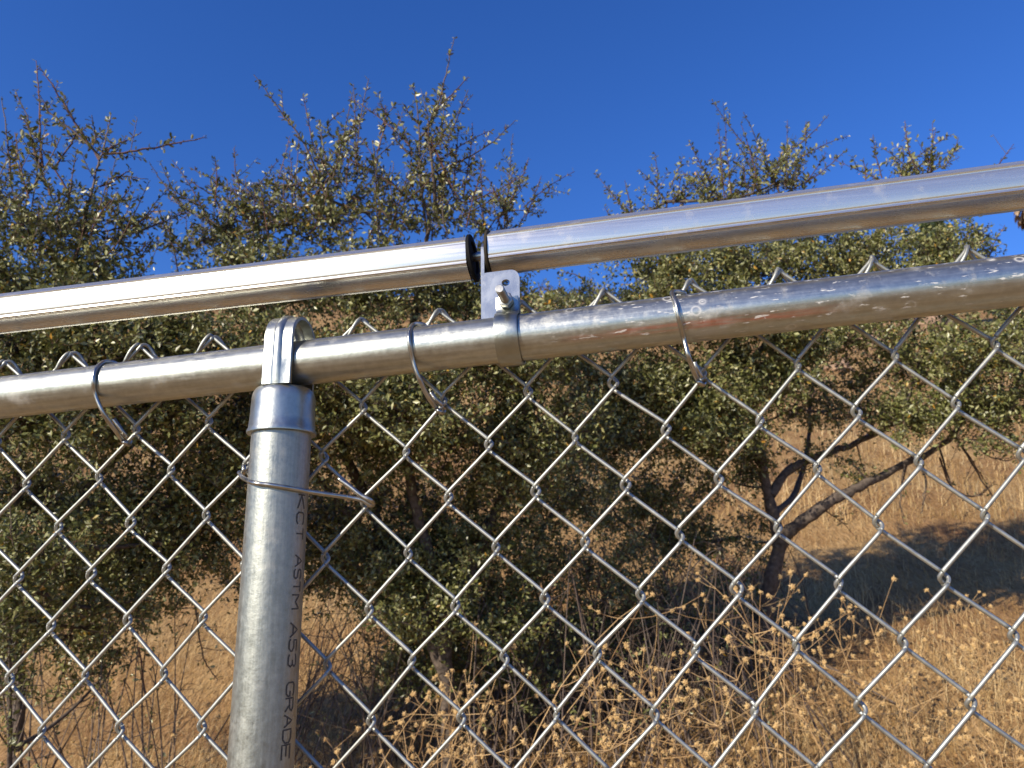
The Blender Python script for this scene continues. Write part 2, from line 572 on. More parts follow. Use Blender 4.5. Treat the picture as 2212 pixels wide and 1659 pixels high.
# cross profile across the width (x offset, radial offset); rib in the middle
xs = [-1.0, -0.94, -0.34, -0.27, -0.16, 0.16, 0.27, 0.34, 0.94, 1.0]
rr = [-0.0006, 0, 0, 0.0008, 0.0018, 0.0018, 0.0008, 0, 0, -0.0006]
mb = MB()
strips = []
n_arch = len(outer)
ringlist = []
for i in range(n_arch):
    loop = []
    fade = 1.0
    if i < 1 or i >= n_arch - 1:
        fade = 0.0
    for xo, ra in zip(xs, rr):
        r_ = ro + ra * (fade if ra > 0 else 1)
        p = arch(r_, loop_bot + 0.0006)[i]
        loop.append((lxm + xo * hw, p[0], p[1]))
    for xo, ra in zip(xs[::-1], rr[::-1]):
        r_ = ro - 0.0030 + (ra * fade if ra > 0 else 0)
        p = arch(r_, loop_bot + 0.0006)[i]
        loop.append((lxm + xo * hw, p[0], p[1]))
    ringlist.append(loop)
mb.rings(ringlist)
lp = mb.build('rail_loop', M['cap'], fence, sharp=35)

# lettering wrapped round the post (reads downwards)
GLY = {'K': [[(0, 0), (0, 1)], [(1, 1), (0, .5), (1, 0)]], 'C': [[(1, .85), (.75, 1), (.2, 1), (0, .8), (0, .2), (.2, 0), (.75, 0), (1, .15)]],
       'T': [[(0, 1), (1, 1)], [(.5, 1), (.5, 0)]], 'A': [[(0, 0), (.5, 1), (1, 0)], [(.2, .38), (.8, .38)]],
       'S': [[(1, .85), (.75, 1), (.2, 1), (0, .8), (.15, .55), (.85, .45), (1, .2), (.8, 0), (.2, 0), (0, .15)]],
       'M': [[(0, 0), (0, 1), (.5, .45), (1, 1), (1, 0)]], '5': [[(1, 1), (.1, 1), (.1, .58), (.7, .6), (1, .4), (1, .18), (.75, 0), (.2, 0), (0, .15)]],
       '3': [[(0, .9), (.3, 1), (.8, 1), (1, .78), (.8, .53), (.45, .53)], [(.8, .53), (1, .28), (.8, 0), (.25, 0), (0, .1)]],
       'G': [[(1, .85), (.75, 1), (.2, 1), (0, .8), (0, .2), (.2, 0), (.8, 0), (1, .2), (1, .45), (.6, .45)]],
       'R': [[(0, 0), (0, 1), (.75, 1), (1, .8), (.8, .55), (0, .5)], [(.5, .5), (1, 0)]], 'D': [[(0, 0), (0, 1), (.7, 1), (1, .75), (1, .25), (.7, 0), (0, 0)]],
       'E': [[(1, 1), (0, 1), (0, 0), (1, 0)], [(0, .5), (.8, .5)]], '.': [[(.4, 0), (.6, .08)]]}
TXT = [('K', 1069, 1099, 652.5), ('C', 1107, 1133, 650), ('T', 1141, 1165, 648.5), ('A', 1199, 1224, 646), ('S', 1229, 1250, 644), ('T', 1256, 1278, 642),
       ('M', 1285, 1315, 639.5), ('A', 1345, 1376, 636), ('5', 1380, 1406, 634), ('3', 1413, 1440, 632), ('G', 1474, 1503, 628.5), ('R', 1508, 1536, 626),
       ('A', 1544, 1570, 623.5), ('D', 1576, 1604, 621), ('E', 1609, 1640, 618.5)]
mb = MB()
pax = np.array([PX, YR, 0.0]); paz = np.array([0, 0, 1.0])
for ch, y0, y1, xm in TXT:
    p0 = hit_cyl(xm, y0, pax, paz, R_POST); p1 = hit_cyl(xm, y1, pax, paz, R_POST)
    th = math.atan2(p0[1] - YR, p0[0] - PX)
    half = 0.0043 / R_POST
    for st in GLY[ch]:
        # resample the stroke and lay a thin ribbon on the pipe
        pts = []
        for (u0, v0), (u1, v1) in zip(st[:-1], st[1:]):
            for k in range(4):
                pts.append((u0 + (u1 - u0) * k / 4, v0 + (v1 - v0) * k / 4))
        pts.append(st[-1])
        S = np.array([(th + (v - 0.5) * 2 * half * 1.0, p0[2] + (p1[2] - p0[2]) * u) for u, v in pts])
        S2 = np.c_[S[:, 0] * R_POST, S[:, 1]]
        T = np.gradient(S2, axis=0); T /= np.linalg.norm(T, axis=1)[:, None] + 1e-9
        Nn = np.c_[-T[:, 1], T[:, 0]]
        w = 0.0006
        V = []
        for (s, z), nn in zip(S2, Nn):
            for sg in (1, -1):
                a_ = (s + sg * w * nn[0]) / R_POST; zz = z + sg * w * nn[1]
                V.append((PX + (R_POST + 0.00025) * math.cos(a_), YR + (R_POST + 0.00025) * math.sin(a_), zz))
        mb.add(V, [[2 * i, 2 * i + 1, 2 * i + 3, 2 * i + 2] for i in range(len(pts) - 1)])
let = mb.build('lettering', M['ink'], post)
tag(let, 'black stencilled letters KCT ASTM A53 GRADE reading down the post')

# ---- top rail: mesh in its own frame (X along the rail)
CLX = at_y(1093, 735, YR - R_RAIL)[0]
rail_o = rail_at(CLX)
n = 60
mb = MB()
xs_ = np.linspace(-1.5, 1.75, 66)
ringl = []
for x in xs_:
    ringl.append([(x, R_RAIL * math.cos(t), R_RAIL * math.sin(t)) for t in np.arange(n) * 2 * math.pi / n])
mb.rings(ringl)
rail = mb.build('top_rail', M['rail'], None, sharp=40)
rail.parent = fence
rail.matrix_local = Matrix.Translation(Vector(rail_o - fence_base)) @ Matrix(((RD[0], 0, RU[0], 0), (RD[1], 1, RU[1], 0), (RD[2], 0, RU[2], 0), (0, 0, 0, 1)))

# ---- woven wires: each zigzag wire is a part of its own
RW = 0.0017
au = AV / np.linalg.norm(AV); bv = BV / np.linalg.norm(BV)
BR = 0.0033                                   # half thickness of the woven mesh
OV = 0.0020


def knot(c, r):
    return T0 + AV * c + BV * (r / 2.0)


ROWS = 25
for iw in range(-10, 36):
    cl = iw * 0.5                             # left line of knots, right line is cl + .5
    left_even = (iw % 2 == 0)                 # knots of the left line on even rows when its column is whole
    pts = []
    # rows at which this wire has its left bend: rows with the right parity
    r0 = -2
    seq = []
    for r in range(r0, ROWS):
        on_left = ((r % 2 == 0) == left_even)
        seq.append((r, on_left))
    jit = rng.normal(0, 0.0009, (len(seq), 2))
    for k, (r, on_left) in enumerate(seq):
        K = knot(cl if on_left else cl + 0.5, r) + au * jit[k, 0] + bv * jit[k, 1]
        sgn = -1 if on_left else 1            # side towards which the bend bulges
        if k == 0:
            K = K + bv * 0.0048
            # cut end, bent over the neighbouring wire and turned down
            if on_left:
                hook = [K + au * (-0.013) + bv * 0.016 + EY * (-0.004), K + au * (-0.006) + bv * 0.006 + EY * (-0.006), K + au * (-0.0015) + bv * (-0.0016) + EY * (-0.003),
                        K + au * 0.0022 + bv * 0.0012 + EY * 0.0005]
            else:
                hook = [K + au * 0.0125 + bv * 0.015 + EY * 0.0085, K + au * 0.0065 + bv * 0.0062 + EY * 0.0085, K + au * 0.0018 + bv * (-0.0022) + EY * 0.0045,
                        K + au * (-0.0014) + bv * (-0.0018) + EY * (-0.0005), K + au * (-0.0045) + bv * 0.0036 + EY * (-0.0022)]
            pts += hook
            continue
        # arrival: '/' strands (right bend -> left bend) run in front, '\' strands at the back
        d0 = -1 if on_left else 1
        for t, du, dd, dv in ((0, -0.95, 1.0, -0.0072), (1, 0.10, 0.92, -0.0042), (2, 0.95, 0.30, -0.0013), (3, 0.95, -0.30, 0.0013), (4, 0.10, -0.92, 0.0042), (5, -0.95, -1.0, 0.0072)):
            uu = sgn * (OV + (du - 0.95) * 0.0026)
            pts.append(K + au * uu + bv * dv + EY * (d0 * dd * BR))
    P = catmull(np.array(pts), 3)
    mb = MB()
    mb.tube(P, RW, 6)
    mb.build('wire', M['wire'], fence)

# ---- tie wires
def tie(pts, label, r=0.00205):
    m_ = MB()
    m_.tube(catmull(np.array(pts), 6), r, 8)
    o = m_.build('tie_wire', M['tie'], fence)
    return o


RT = 0.0018


def rail_tie(front, knotpx, ret, X_top):
    """loop over the rail: from behind, over the top, down the front to a hook round a mesh wire"""
    c = rail_at(X_top)
    p = []
    for t in (200, 170, 140, 110, 80):        # degrees around the axis, 0 = towards camera, 90 = up
        a = math.radians(t)
        q = c + RD * (0.010 - (t - 80) * -0.00006) + (-EY * math.cos(a) + RU * math.sin(a)) * (R_RAIL + RT)
        p.append(q)
    for x, y in front:
        p.append(hit_cyl(x, y, c, RD, R_RAIL + RT))
    n0 = len(p)
    for x, y, Y in knotpx:
        p.append(at_y(x, y, Y))
    for x, y, Y in ret:
        p.append(at_y(x, y, Y))
    return p


f_ = YM - 0.0065
t1 = rail_tie([(222, 783), (206, 800), (202, 825), (206, 852)], [(226, 897, YR - 0.013), (250, 931, YR + 0.002), (264, 950, f_ - 0.001), (271, 957, f_ - 0.002)],
              [(279, 960, YM + 0.004), (281, 950, YM + 0.006), (270, 940, f_ + 0.001), (257, 922, f_ - 0.004), (245, 905, f_ - 0.006)], at_y(225, 790, YR)[0])
tie(t1, '')
t2 = rail_tie([(892, 702), (884, 722), (885, 745), (892, 778)], [(907, 822, YR - 0.012), (925, 858, YR + 0.004), (941, 880, f_ - 0.001), (949, 889, f_ - 0.002)],
              [(957, 892, YM + 0.004), (959, 883, YM + 0.006), (951, 873, f_ + 0.001), (941, 863, f_ - 0.004), (930, 848, f_ - 0.005)], at_y(893, 705, YR)[0])
tie(t2, '')
t3 = rail_tie([(1452, 632), (1460, 655), (1467, 690), (1477, 730)], [(1487, 770, YR - 0.010), (1498, 802, YR + 0.004), (1506, 820, f_ - 0.001), (1511, 827, f_ - 0.002)],
              [(1519, 831, YM + 0.004), (1521, 822, YM + 0.006), (1513, 812, f_ + 0.001), (1505, 797, f_ - 0.005), (1500, 782, f_ - 0.006)], at_y(1452, 640, YR)[0])
tie(t3, '')
ptie = [at_y(527, 1006, YM - 0.008), at_y(526, 1018, YM - 0.009), at_y(524, 1029, YM + 0.003), at_y(519, 1026, YM + 0.004), at_y(517, 1021, YM - 0.009), at_y(524, 1031, YM - 0.017)]
for x, y in ((545, 1042), (575, 1046.5), (605, 1051), (635, 1056), (655, 1060)):
    ptie.append(hit_cyl(x, y, pax, paz, R_POST + RT))
ptie += [at_y(700, 1067, YR + 0.003), at_y(750, 1074, YR + 0.014), at_y(784, 1081, f_ - 0.003), at_y(798, 1091, f_ + 0.001), at_y(806, 1090, YM + 0.006), at_y(800, 1081, f_ - 0.003),
         at_y(780, 1070, f_ - 0.006), at_y(757, 1052, f_ - 0.007), at_y(730, 1033, f_ - 0.008)]
tie(ptie, '')

# ------------------------------------------------------------------ roller bars
YO = YR + 0.012
L0 = at_y(0, 678, YO); L1 = at_y(1021, 558, YO)
Q0 = at_y(1057, 548.2, YO); Q1 = at_y(2212, 400.5, YO)
R_ROL = 0.0206


def roller(name, pin, pfar, length, label):
    d = (pfar - pin) / np.linalg.norm(pfar - pin)
    u = np.cross(d, EY); u = u if u[2] > 0 else -u
    o = empty(name, pin, label, 'roller', 'roller bars above the top rail')
    # extruded profile: six slightly convex faces that meet in fine double ridges
    m = 180
    prof = []
    half = math.pi / 6
    for k in range(m):
        t = 2 * math.pi * k / m
        ph = (t - math.radians(-4.0) + half) % (2 * half) - half
        r = R_ROL * (1 - 0.095 + 0.095 * (ph / half) ** 2)
        e = half - abs(ph)
        r += 0.00060 * math.exp(-(e / 0.030) ** 2) - 0.00035 * math.exp(-((e - 0.085) / 0.028) ** 2)
        prof.append((r, t))
    mb = MB()
    rings = []
    for s in np.linspace(0.0022, length, 40):
        c = pin + d * s
        rings.append([c + (-EY * math.cos(t) + u * math.sin(t)) * r for r, t in prof])
    mb.rings(rings)
    mb.build('tube', M['roller'], o, sharp=60)
    return o, d, u


ro1, d1, u1 = roller('roller_bar', L1, L0, 1.30, 'shiny aluminium roller bar left of the bracket with a black end cap')
ro2, d2, u2 = roller('roller_bar', Q0, Q1, 1.55, 'shiny aluminium roller bar running from the bracket to the right edge')


def disc(pin, d, u, r, s0, s1, hole=0.0, name='end_cap', mat='rubber', parent=None, lean=0.0):
    mb = MB()
    ringsd = []
    ax = d + u * 0.0
    for s, rad in ((s1, r * 0.80), (s1, r * 0.97), (s1 * 0.8 + s0 * 0.2, r), (s0 * 0.8 + s1 * 0.2, r), (s0, r * 0.96), (s0, r * 0.70), (s0 + (s1 - s0) * 0.6, r * 0.66), (s0 + (s1 - s0) * 0.6, 0.0045)):
        ringsd.append([pin + d * s + lean * u * 0 + (-EY * math.cos(t) + u * math.sin(t)) * rad + d * (lean * math.sin(t) * rad) for t in np.arange(48) * 2 * math.pi / 48])
    mb.rings(ringsd, cap=True)
    return mb.build(name, M[mat], parent, sharp=35)


disc(L1, d1, u1, R_ROL + 0.0010, -0.0020, 0.0014, parent=ro1, lean=0.06)
disc(Q0, d2, u2, R_ROL + 0.0006, -0.0010, 0.0018, mat='gasket', parent=ro2, lean=0.03)

# ------------------------------------------------------------------ bracket
YB = YR - 0.001                              # front face of the aluminium face plate
bb = rail_at(CLX) + RU * R_RAIL
br = empty('roller_bracket', bb, 'bent aluminium bracket clamped to the rail between the two roller bars', 'bracket')


def plate_from(outline, Yf, th, hole=None):
    """outline: list of (x,z) world, extruded in Y; optional round hole (x,z,r) bridged into the outline"""
    mb = MB()
    n = len(outline)
    if hole is None:
        V = [(x, Yf, z) for x, z in outline] + [(x, Yf + th, z) for x, z in outline]
        F = [list(range(n)), list(range(n, 2 * n))[::-1]] + [[i, i + n, (i + 1) % n + n, (i + 1) % n] for i in range(n)]
        mb.add(V, F)
        return mb
    hx, hz, hr = hole
    # resample so that the hole ring and the outline have matching points by angle
    A = np.array(outline)
    seg = np.vstack([A, A[:1]])
    cum = np.concatenate([[0], np.cumsum(np.linalg.norm(np.diff(seg, axis=0), axis=1))])
    k = 64
    S = np.linspace(0, cum[-1], k, endpoint=False)
    O = np.c_[np.interp(S, cum, seg[:, 0]), np.interp(S, cum, seg[:, 1])]
    ang = np.arctan2(O[:, 1] - hz, O[:, 0] - hx)
    I = np.c_[hx + hr * np.cos(ang), hz + hr * 0.85 * np.sin(ang)]
    V = [(x, Yf, z) for x, z in O] + [(x, Yf, z) for x, z in I] + [(x, Yf + th, z) for x, z in O] + [(x, Yf + th, z) for x, z in I]
    F = []
    for i in range(k):
        j = (i + 1) % k
        F += [[i, j, k + j, k + i], [2 * k + j, 2 * k + i, 3 * k + i, 3 * k + j], [j, i, 2 * k + i, 2 * k + j], [k + i, k + j, 3 * k + j, 3 * k + i]]
    mb.add(V, F)
    return mb


def xz(px, py, Y):
    p = at_y(px, py, Y)
    return (p[0], p[2])


x0, zt = xz(1040, 590, YB)
x1, _ = xz(1122, 640, YB)
_, zb = xz(1080, 720, YB)
cr = 0.0075
zt2 = zt + 0.0010
outl = [(x0, zb), (x1, zb), (x1 + 0.0004, zt - cr)]
for k in range(1, 8):
    t = k / 8 * math.pi / 2
    outl.append((x1 - cr + cr * math.cos(t), zt2 - cr + cr * math.sin(t)))
outl += [(x1 - cr, zt2), (x0 + 0.004, zt), (x0 + 0.001, zt - 0.0006), (x0, zt - 0.002)]
hx, hz = xz(1092.3, 610.5, YB)
fp = plate_from(outl, YB, 0.0028, (hx, hz, 0.0036)).build('face_plate', M['plate'], br, smooth=False)
# upright plate turned back between the rollers, rounded top
mb = MB()
uy0, uy1 = YB + 0.0006, YO + 0.017
ztop = xz(1041, 521, YB)[1]
prof = [(uy0, zb), (uy0, ztop - 0.010)]
cyu = 0.5 * (uy0 + uy1); ru_ = 0.5 * (uy1 - uy0)
zcu = xz(1040, 553, YO)[1]
rcx = 0.007
prof = [(uy0, zb)]
for k in range(0, 7):
    t = math.pi - k / 6 * math.pi / 2
    prof.append((uy0 + rcx + rcx * math.cos(t), ztop - rcx + rcx * math.sin(t)))
for k in range(0, 7):
    t = math.pi / 2 - k / 6 * math.pi / 2
    prof.append((uy1 - rcx + rcx * math.cos(t), ztop - rcx + rcx * math.sin(t)))
prof += [(uy1, zb)]
ux = x0 - 0.0002
th = 0.0026
V = [(ux - 0.0004, y, z) for y, z in prof] + [(ux + th, y, z) for y, z in prof]
n = len(prof)
mb.add(V, [list(range(n)), list(range(n, 2 * n))[::-1]] + [[i, i + n, (i + 1) % n + n, (i + 1) % n] for i in range(n)])
# roller shaft through the upright
mb.tube([L1 + np.array([-0.012, 0, 0]), Q0 + np.array([0.012, 0, 0])], 0.0042, 16)
mb.build('upright_plate', M['plate'], br, smooth=False)

# pipe strap: band round the rail with two ears at the top
sx0, sx1 = -0.0098, 0.0098
rb = R_RAIL + 0.0022
mb = MB()
ear_z = xz(1095, 641, YB - 0.003)[1] - rail_at(CLX)[2]
ringsb = []
prof = []
inner = []
thb = 0.0020
# in (y,z) around the rail: ears rise from the top of the band
pth = []
pth.append((-0.0030, ear_z)); pth.append((-0.0030, R_RAIL + 0.0075)); pth.append((-0.0040, R_RAIL + 0.0032))
for k in range(0, 33):
    t = math.radians(104 + k * (360 - 28) / 32.0)
    pth.append((math.cos(t) * rb, math.sin(t) * rb))
pth.append((0.0040, R_RAIL + 0.0032)); pth.append((0.0046, R_RAIL + 0.0075)); pth.append((0.0046, ear_z))
pth = np.array(pth)
Tn = np.gradient(pth, axis=0); Tn /= np.linalg.norm(Tn, axis=1)[:, None]
Nn = np.c_[-Tn[:, 1], Tn[:, 0]]
c0 = rail_at(CLX)
for (y, z), nn in zip(pth, Nn):
    loop = []
    for xo, so in ((sx0, -1), (sx0 + 0.0012, -1.3), (sx1 - 0.0012, -1.3), (sx1, -1), (sx1, 1), (sx0, 1)):
        yy = y + nn[0] * so * thb / 2; zz = z + nn[1] * so * thb / 2
        loop.append(c0 + RD * xo + EY * yy + RU * zz)
    ringsb.append(loop)
mb.rings(ringsb)
mb.build('pipe_strap', M['strap'], br, sharp=40)

# carriage bolt and nut, along the depth
bx_, bz_ = xz(1092, 648, YB - 0.008)
mb = MB()
prof = []
s_list = np.arange(YB + 0.010, YB - 0.0345, -0.00035)
ringsb = []
for i, yv in enumerate(s_list):
    r = 0.0036 + (0.00028 if i % 4 in (0, 1) else -0.00028)
    if yv < YB - 0.0335: r = 0.0031
    ringsb.append([(bx_ + r * math.cos(t), yv, bz_ + r * math.sin(t)) for t in np.arange(20) * 2 * math.pi / 20])
mb.rings(ringsb)
bolt = mb.build('bolt', M['bolt'], br, sharp=25)
mb = MB()
ringsb = []
for yv, r, rnd in ((YB - 0.0042, 0.0066, 0), (YB - 0.0046, 0.0070, 0), (YB - 0.0100, 0.0070, 0), (YB - 0.0104, 0.0066, 0.3), (YB - 0.0106, 0.0058, 1), (YB - 0.0106, 0.0036, 1)):
    lp_ = []
    for k in range(36):
        t = k * 2 * math.pi / 36
        hexr = r * math.cos(math.pi / 6) / math.cos(((t + 0.2) % (math.pi / 3)) - math.pi / 6)
        rr_ = r * 0.93 * rnd + hexr * (1 - rnd)
        lp_.append((bx_ + rr_ * math.cos(t), yv, bz_ + rr_ * math.sin(t)))
    ringsb.append(lp_)
mb.rings(ringsb)
mb.build('nut', M['bolt'], br, sharp=25)


# ------------------------------------------------------------------ shrubs
class Plant:
    def __init__(self):
        self.tw = []            # (P, R, tint)
        self.ex = []
        self.lp, self.ld, self.ln, self.ls, self.lt = [], [], [], [], []

    def leaf(self, p, d, n, s, t):
        self.lp.append(p); self.ld.append(d); self.ln.append(n); self.ls.append(s); self.lt.append(t)


def unit(v):
    return v / (np.linalg.norm(v) + 1e-12)


def rv():
    return rng.normal(size=3)


def leaves_along(pl, P, spacing, size, frm=0.0, dens=1.0):
    seg = np.diff(P, axis=0)
    ln = np.linalg.norm(seg, axis=1)
    cum = np.concatenate([[0], np.cumsum(ln)])
    L_ = cum[-1]
    s = frm * L_ + rng.random() * spacing
    while s < L_:
        i = min(np.searchsorted(cum, s) - 1, len(seg) - 1)
        i = max(i, 0)
        p = P[i] + seg[i] * ((s - cum[i]) / (ln[i] + 1e-9))
        T = seg[i] / (ln[i] + 1e-9)
        k = 1 if rng.random() < 0.45 else (2 if rng.random() < 0.7 else 3)
        for _ in range(k):
            if rng.random() > dens: continue
            rad = rv(); rad -= T * (rad @ T); rad = unit(rad)
            d = unit(rad + T * rng.uniform(0.1, 0.9) + np.array([0, 0, 0.15]))
            nn = unit(rv() * 0.8 + np.array([-0.25, -0.35, 0.55]))
            pl.leaf(p + rad * 0.0015, d, nn, size * min(1.5, rng.lognormal(0, 0.24)), rng.random())
        s += spacing * rng.uniform(0.5, 1.5)


def twig(pl, p, d, L_, r, tint, size, spacing=0.010, dens=1.0, spurs=True, curve=0.12):
    n = 4
    P = [p]
    dd = d.copy()
    for i in range(n):
        dd = unit(dd + rv() * curve + np.array([0, 0, 0.03]))
        P.append(P[-1] + dd * L_ / n)
    P = np.array(P)
    pl.tw.append((P, np.linspace(r, r * 0.4, n + 1), tint))
    leaves_along(pl, P, spacing, size, 0.08, dens)
    if spurs:
        for k in range(int(L_ / 0.035)):
            if rng.random() < 0.3: continue
            t = rng.uniform(0.15, 0.95)
            i = min(int(t * n), n - 1)
            q = P[i] + (P[i + 1] - P[i]) * (t * n - i)
            T = unit(P[i + 1] - P[i])
            rad = rv(); rad -= T * (rad @ T); rad = unit(rad)
            sd = unit(rad + T * 0.45)
            sl = rng.uniform(0.012, 0.045)
            S = np.array([q, q + sd * sl * 0.5, q + sd * sl])
            pl.tw.append((S, np.array([r * 0.55, r * 0.45, r * 0.2]), tint))
            leaves_along(pl, S, spacing * 0.8, size, 0.1, dens)
    return P


def bez(a, b, c, n):
    t = np.linspace(0, 1, n)[:, None]
    return (1 - t) ** 2 * a + 2 * t * (1 - t) * b + t * t * c


LEAF_T = np.array([(0, 0, 0), (0.42, 0.205, 0.06), (0.80, 0.185, 0.05), (1.0, 0.0, 0.0), (0.80, -0.185, 0.05), (0.42, -0.205, 0.06)])


def leaf_arrays(pl, idx=None, fill=False):
    p = np.array(pl.lp); d = np.array(pl.ld); nn = np.array(pl.ln); s = np.array(pl.ls); t = np.array(pl.lt)
    if idx is not None:
        p, d, nn, s, t = p[idx], d[idx], nn[idx], s[idx], t[idx]
    if idx is not None and fill and pl.ex:
        ex = [np.concatenate([e[i] for e in pl.ex]) for i in range(5)]
        p, d, nn, s, t = (np.concatenate([a, b]) for a, b in zip((p, d, nn, s, t), ex))
    d = d / np.linalg.norm(d, axis=1)[:, None]
    w = np.cross(nn, d); w /= np.linalg.norm(w, axis=1)[:, None] + 1e-9
    nrm = np.cross(d, w)
    return p, d, w, nrm, s, t


LEAF_S = np.array([(0, 0, 0), (0.58, 0.235, 0.06), (1.0, 0.0, 0.0), (0.58, -0.235, 0.06)])   # simpler leaf for the inside of a crown


def build_leaves(name, pl, mat, origin, parent=None, idx=None, simple=False, fill=True):
    p, d, w, nrm, s, t = leaf_arrays(pl, idx, fill)
    LT = LEAF_S if simple else LEAF_T
    k = len(p)
    V = (p[:, None, :] + s[:, None, None] * (LT[None, :, 0:1] * d[:, None, :] + LT[None, :, 1:2] * w[:, None, :] + LT[None, :, 2:3] * nrm[:, None, :]))
    V = V.reshape(-1, 3) - origin
    q = len(LT)
    b = (np.arange(k) * q)[:, None]
    if simple:
        F = np.concatenate([b + np.array([[0, 2, 1]]), b + np.array([[0, 3, 2]])])
    else:
        F = np.concatenate([b + np.array([[0, 3, 2, 1]]), b + np.array([[0, 5, 4, 3]])])
    me = mesh_np(name, V, F, mat, False, np.repeat(t, q))
    return link(name, me, parent)


def build_tubes(name, items, mat, origin, parent, sides):
    """many thin tubes in one mesh, numpy"""
    Vs, Fs, As, n0 = [], [], [], 0
    ang = np.arange(sides) * 2 * math.pi / sides
    ca, sa = np.cos(ang), np.sin(ang)
    for P, R, t in items:
        m = len(P)
        T = np.gradient(P, axis=0)
        T /= np.linalg.norm(T, axis=1)[:, None] + 1e-12
        ref = np.where(np.abs(T[:, 2:3]) < 0.95, np.array([[0, 0, 1.0]]), np.array([[1.0, 0, 0]]))
        ref = ref[[m // 2] * m]
        N_ = np.cross(T, ref); N_ /= np.linalg.norm(N_, axis=1)[:, None] + 1e-12
        B_ = np.cross(T, N_)
        V = P[:, None, :] + R[:, None, None] * (ca[None, :, None] * N_[:, None, :] + sa[None, :, None] * B_[:, None, :])
        idx = n0 + np.arange(m * sides).reshape(m, sides)
        rl = np.roll(idx, -1, 1)
        Fs.append(np.stack([idx[:-1], rl[:-1], rl[1:], idx[1:]], -1).reshape(-1, 4))
        Vs.append(V.reshape(-1, 3)); As.append(np.full(m * sides, t)); n0 += m * sides
    me = mesh_np(name, np.concatenate(Vs) - origin, np.concatenate(Fs), mat, True, np.concatenate(As))
    return link(name, me, parent)


LEAFVAR = []
for i in range(8):
    tint = [0.1, 0.25, 0.4, 0.5, 0.62, 0.75, 0.85, 0.97][i]
    LEAFVAR.append(mesh_np('leaf', LEAF_T * np.array([1, rng.uniform(0.85, 1.15), rng.uniform(0.5, 2)]), np.array([[0, 3, 2, 1], [0, 5, 4, 3]]), M['leaf'], False, np.full(6, tint)))


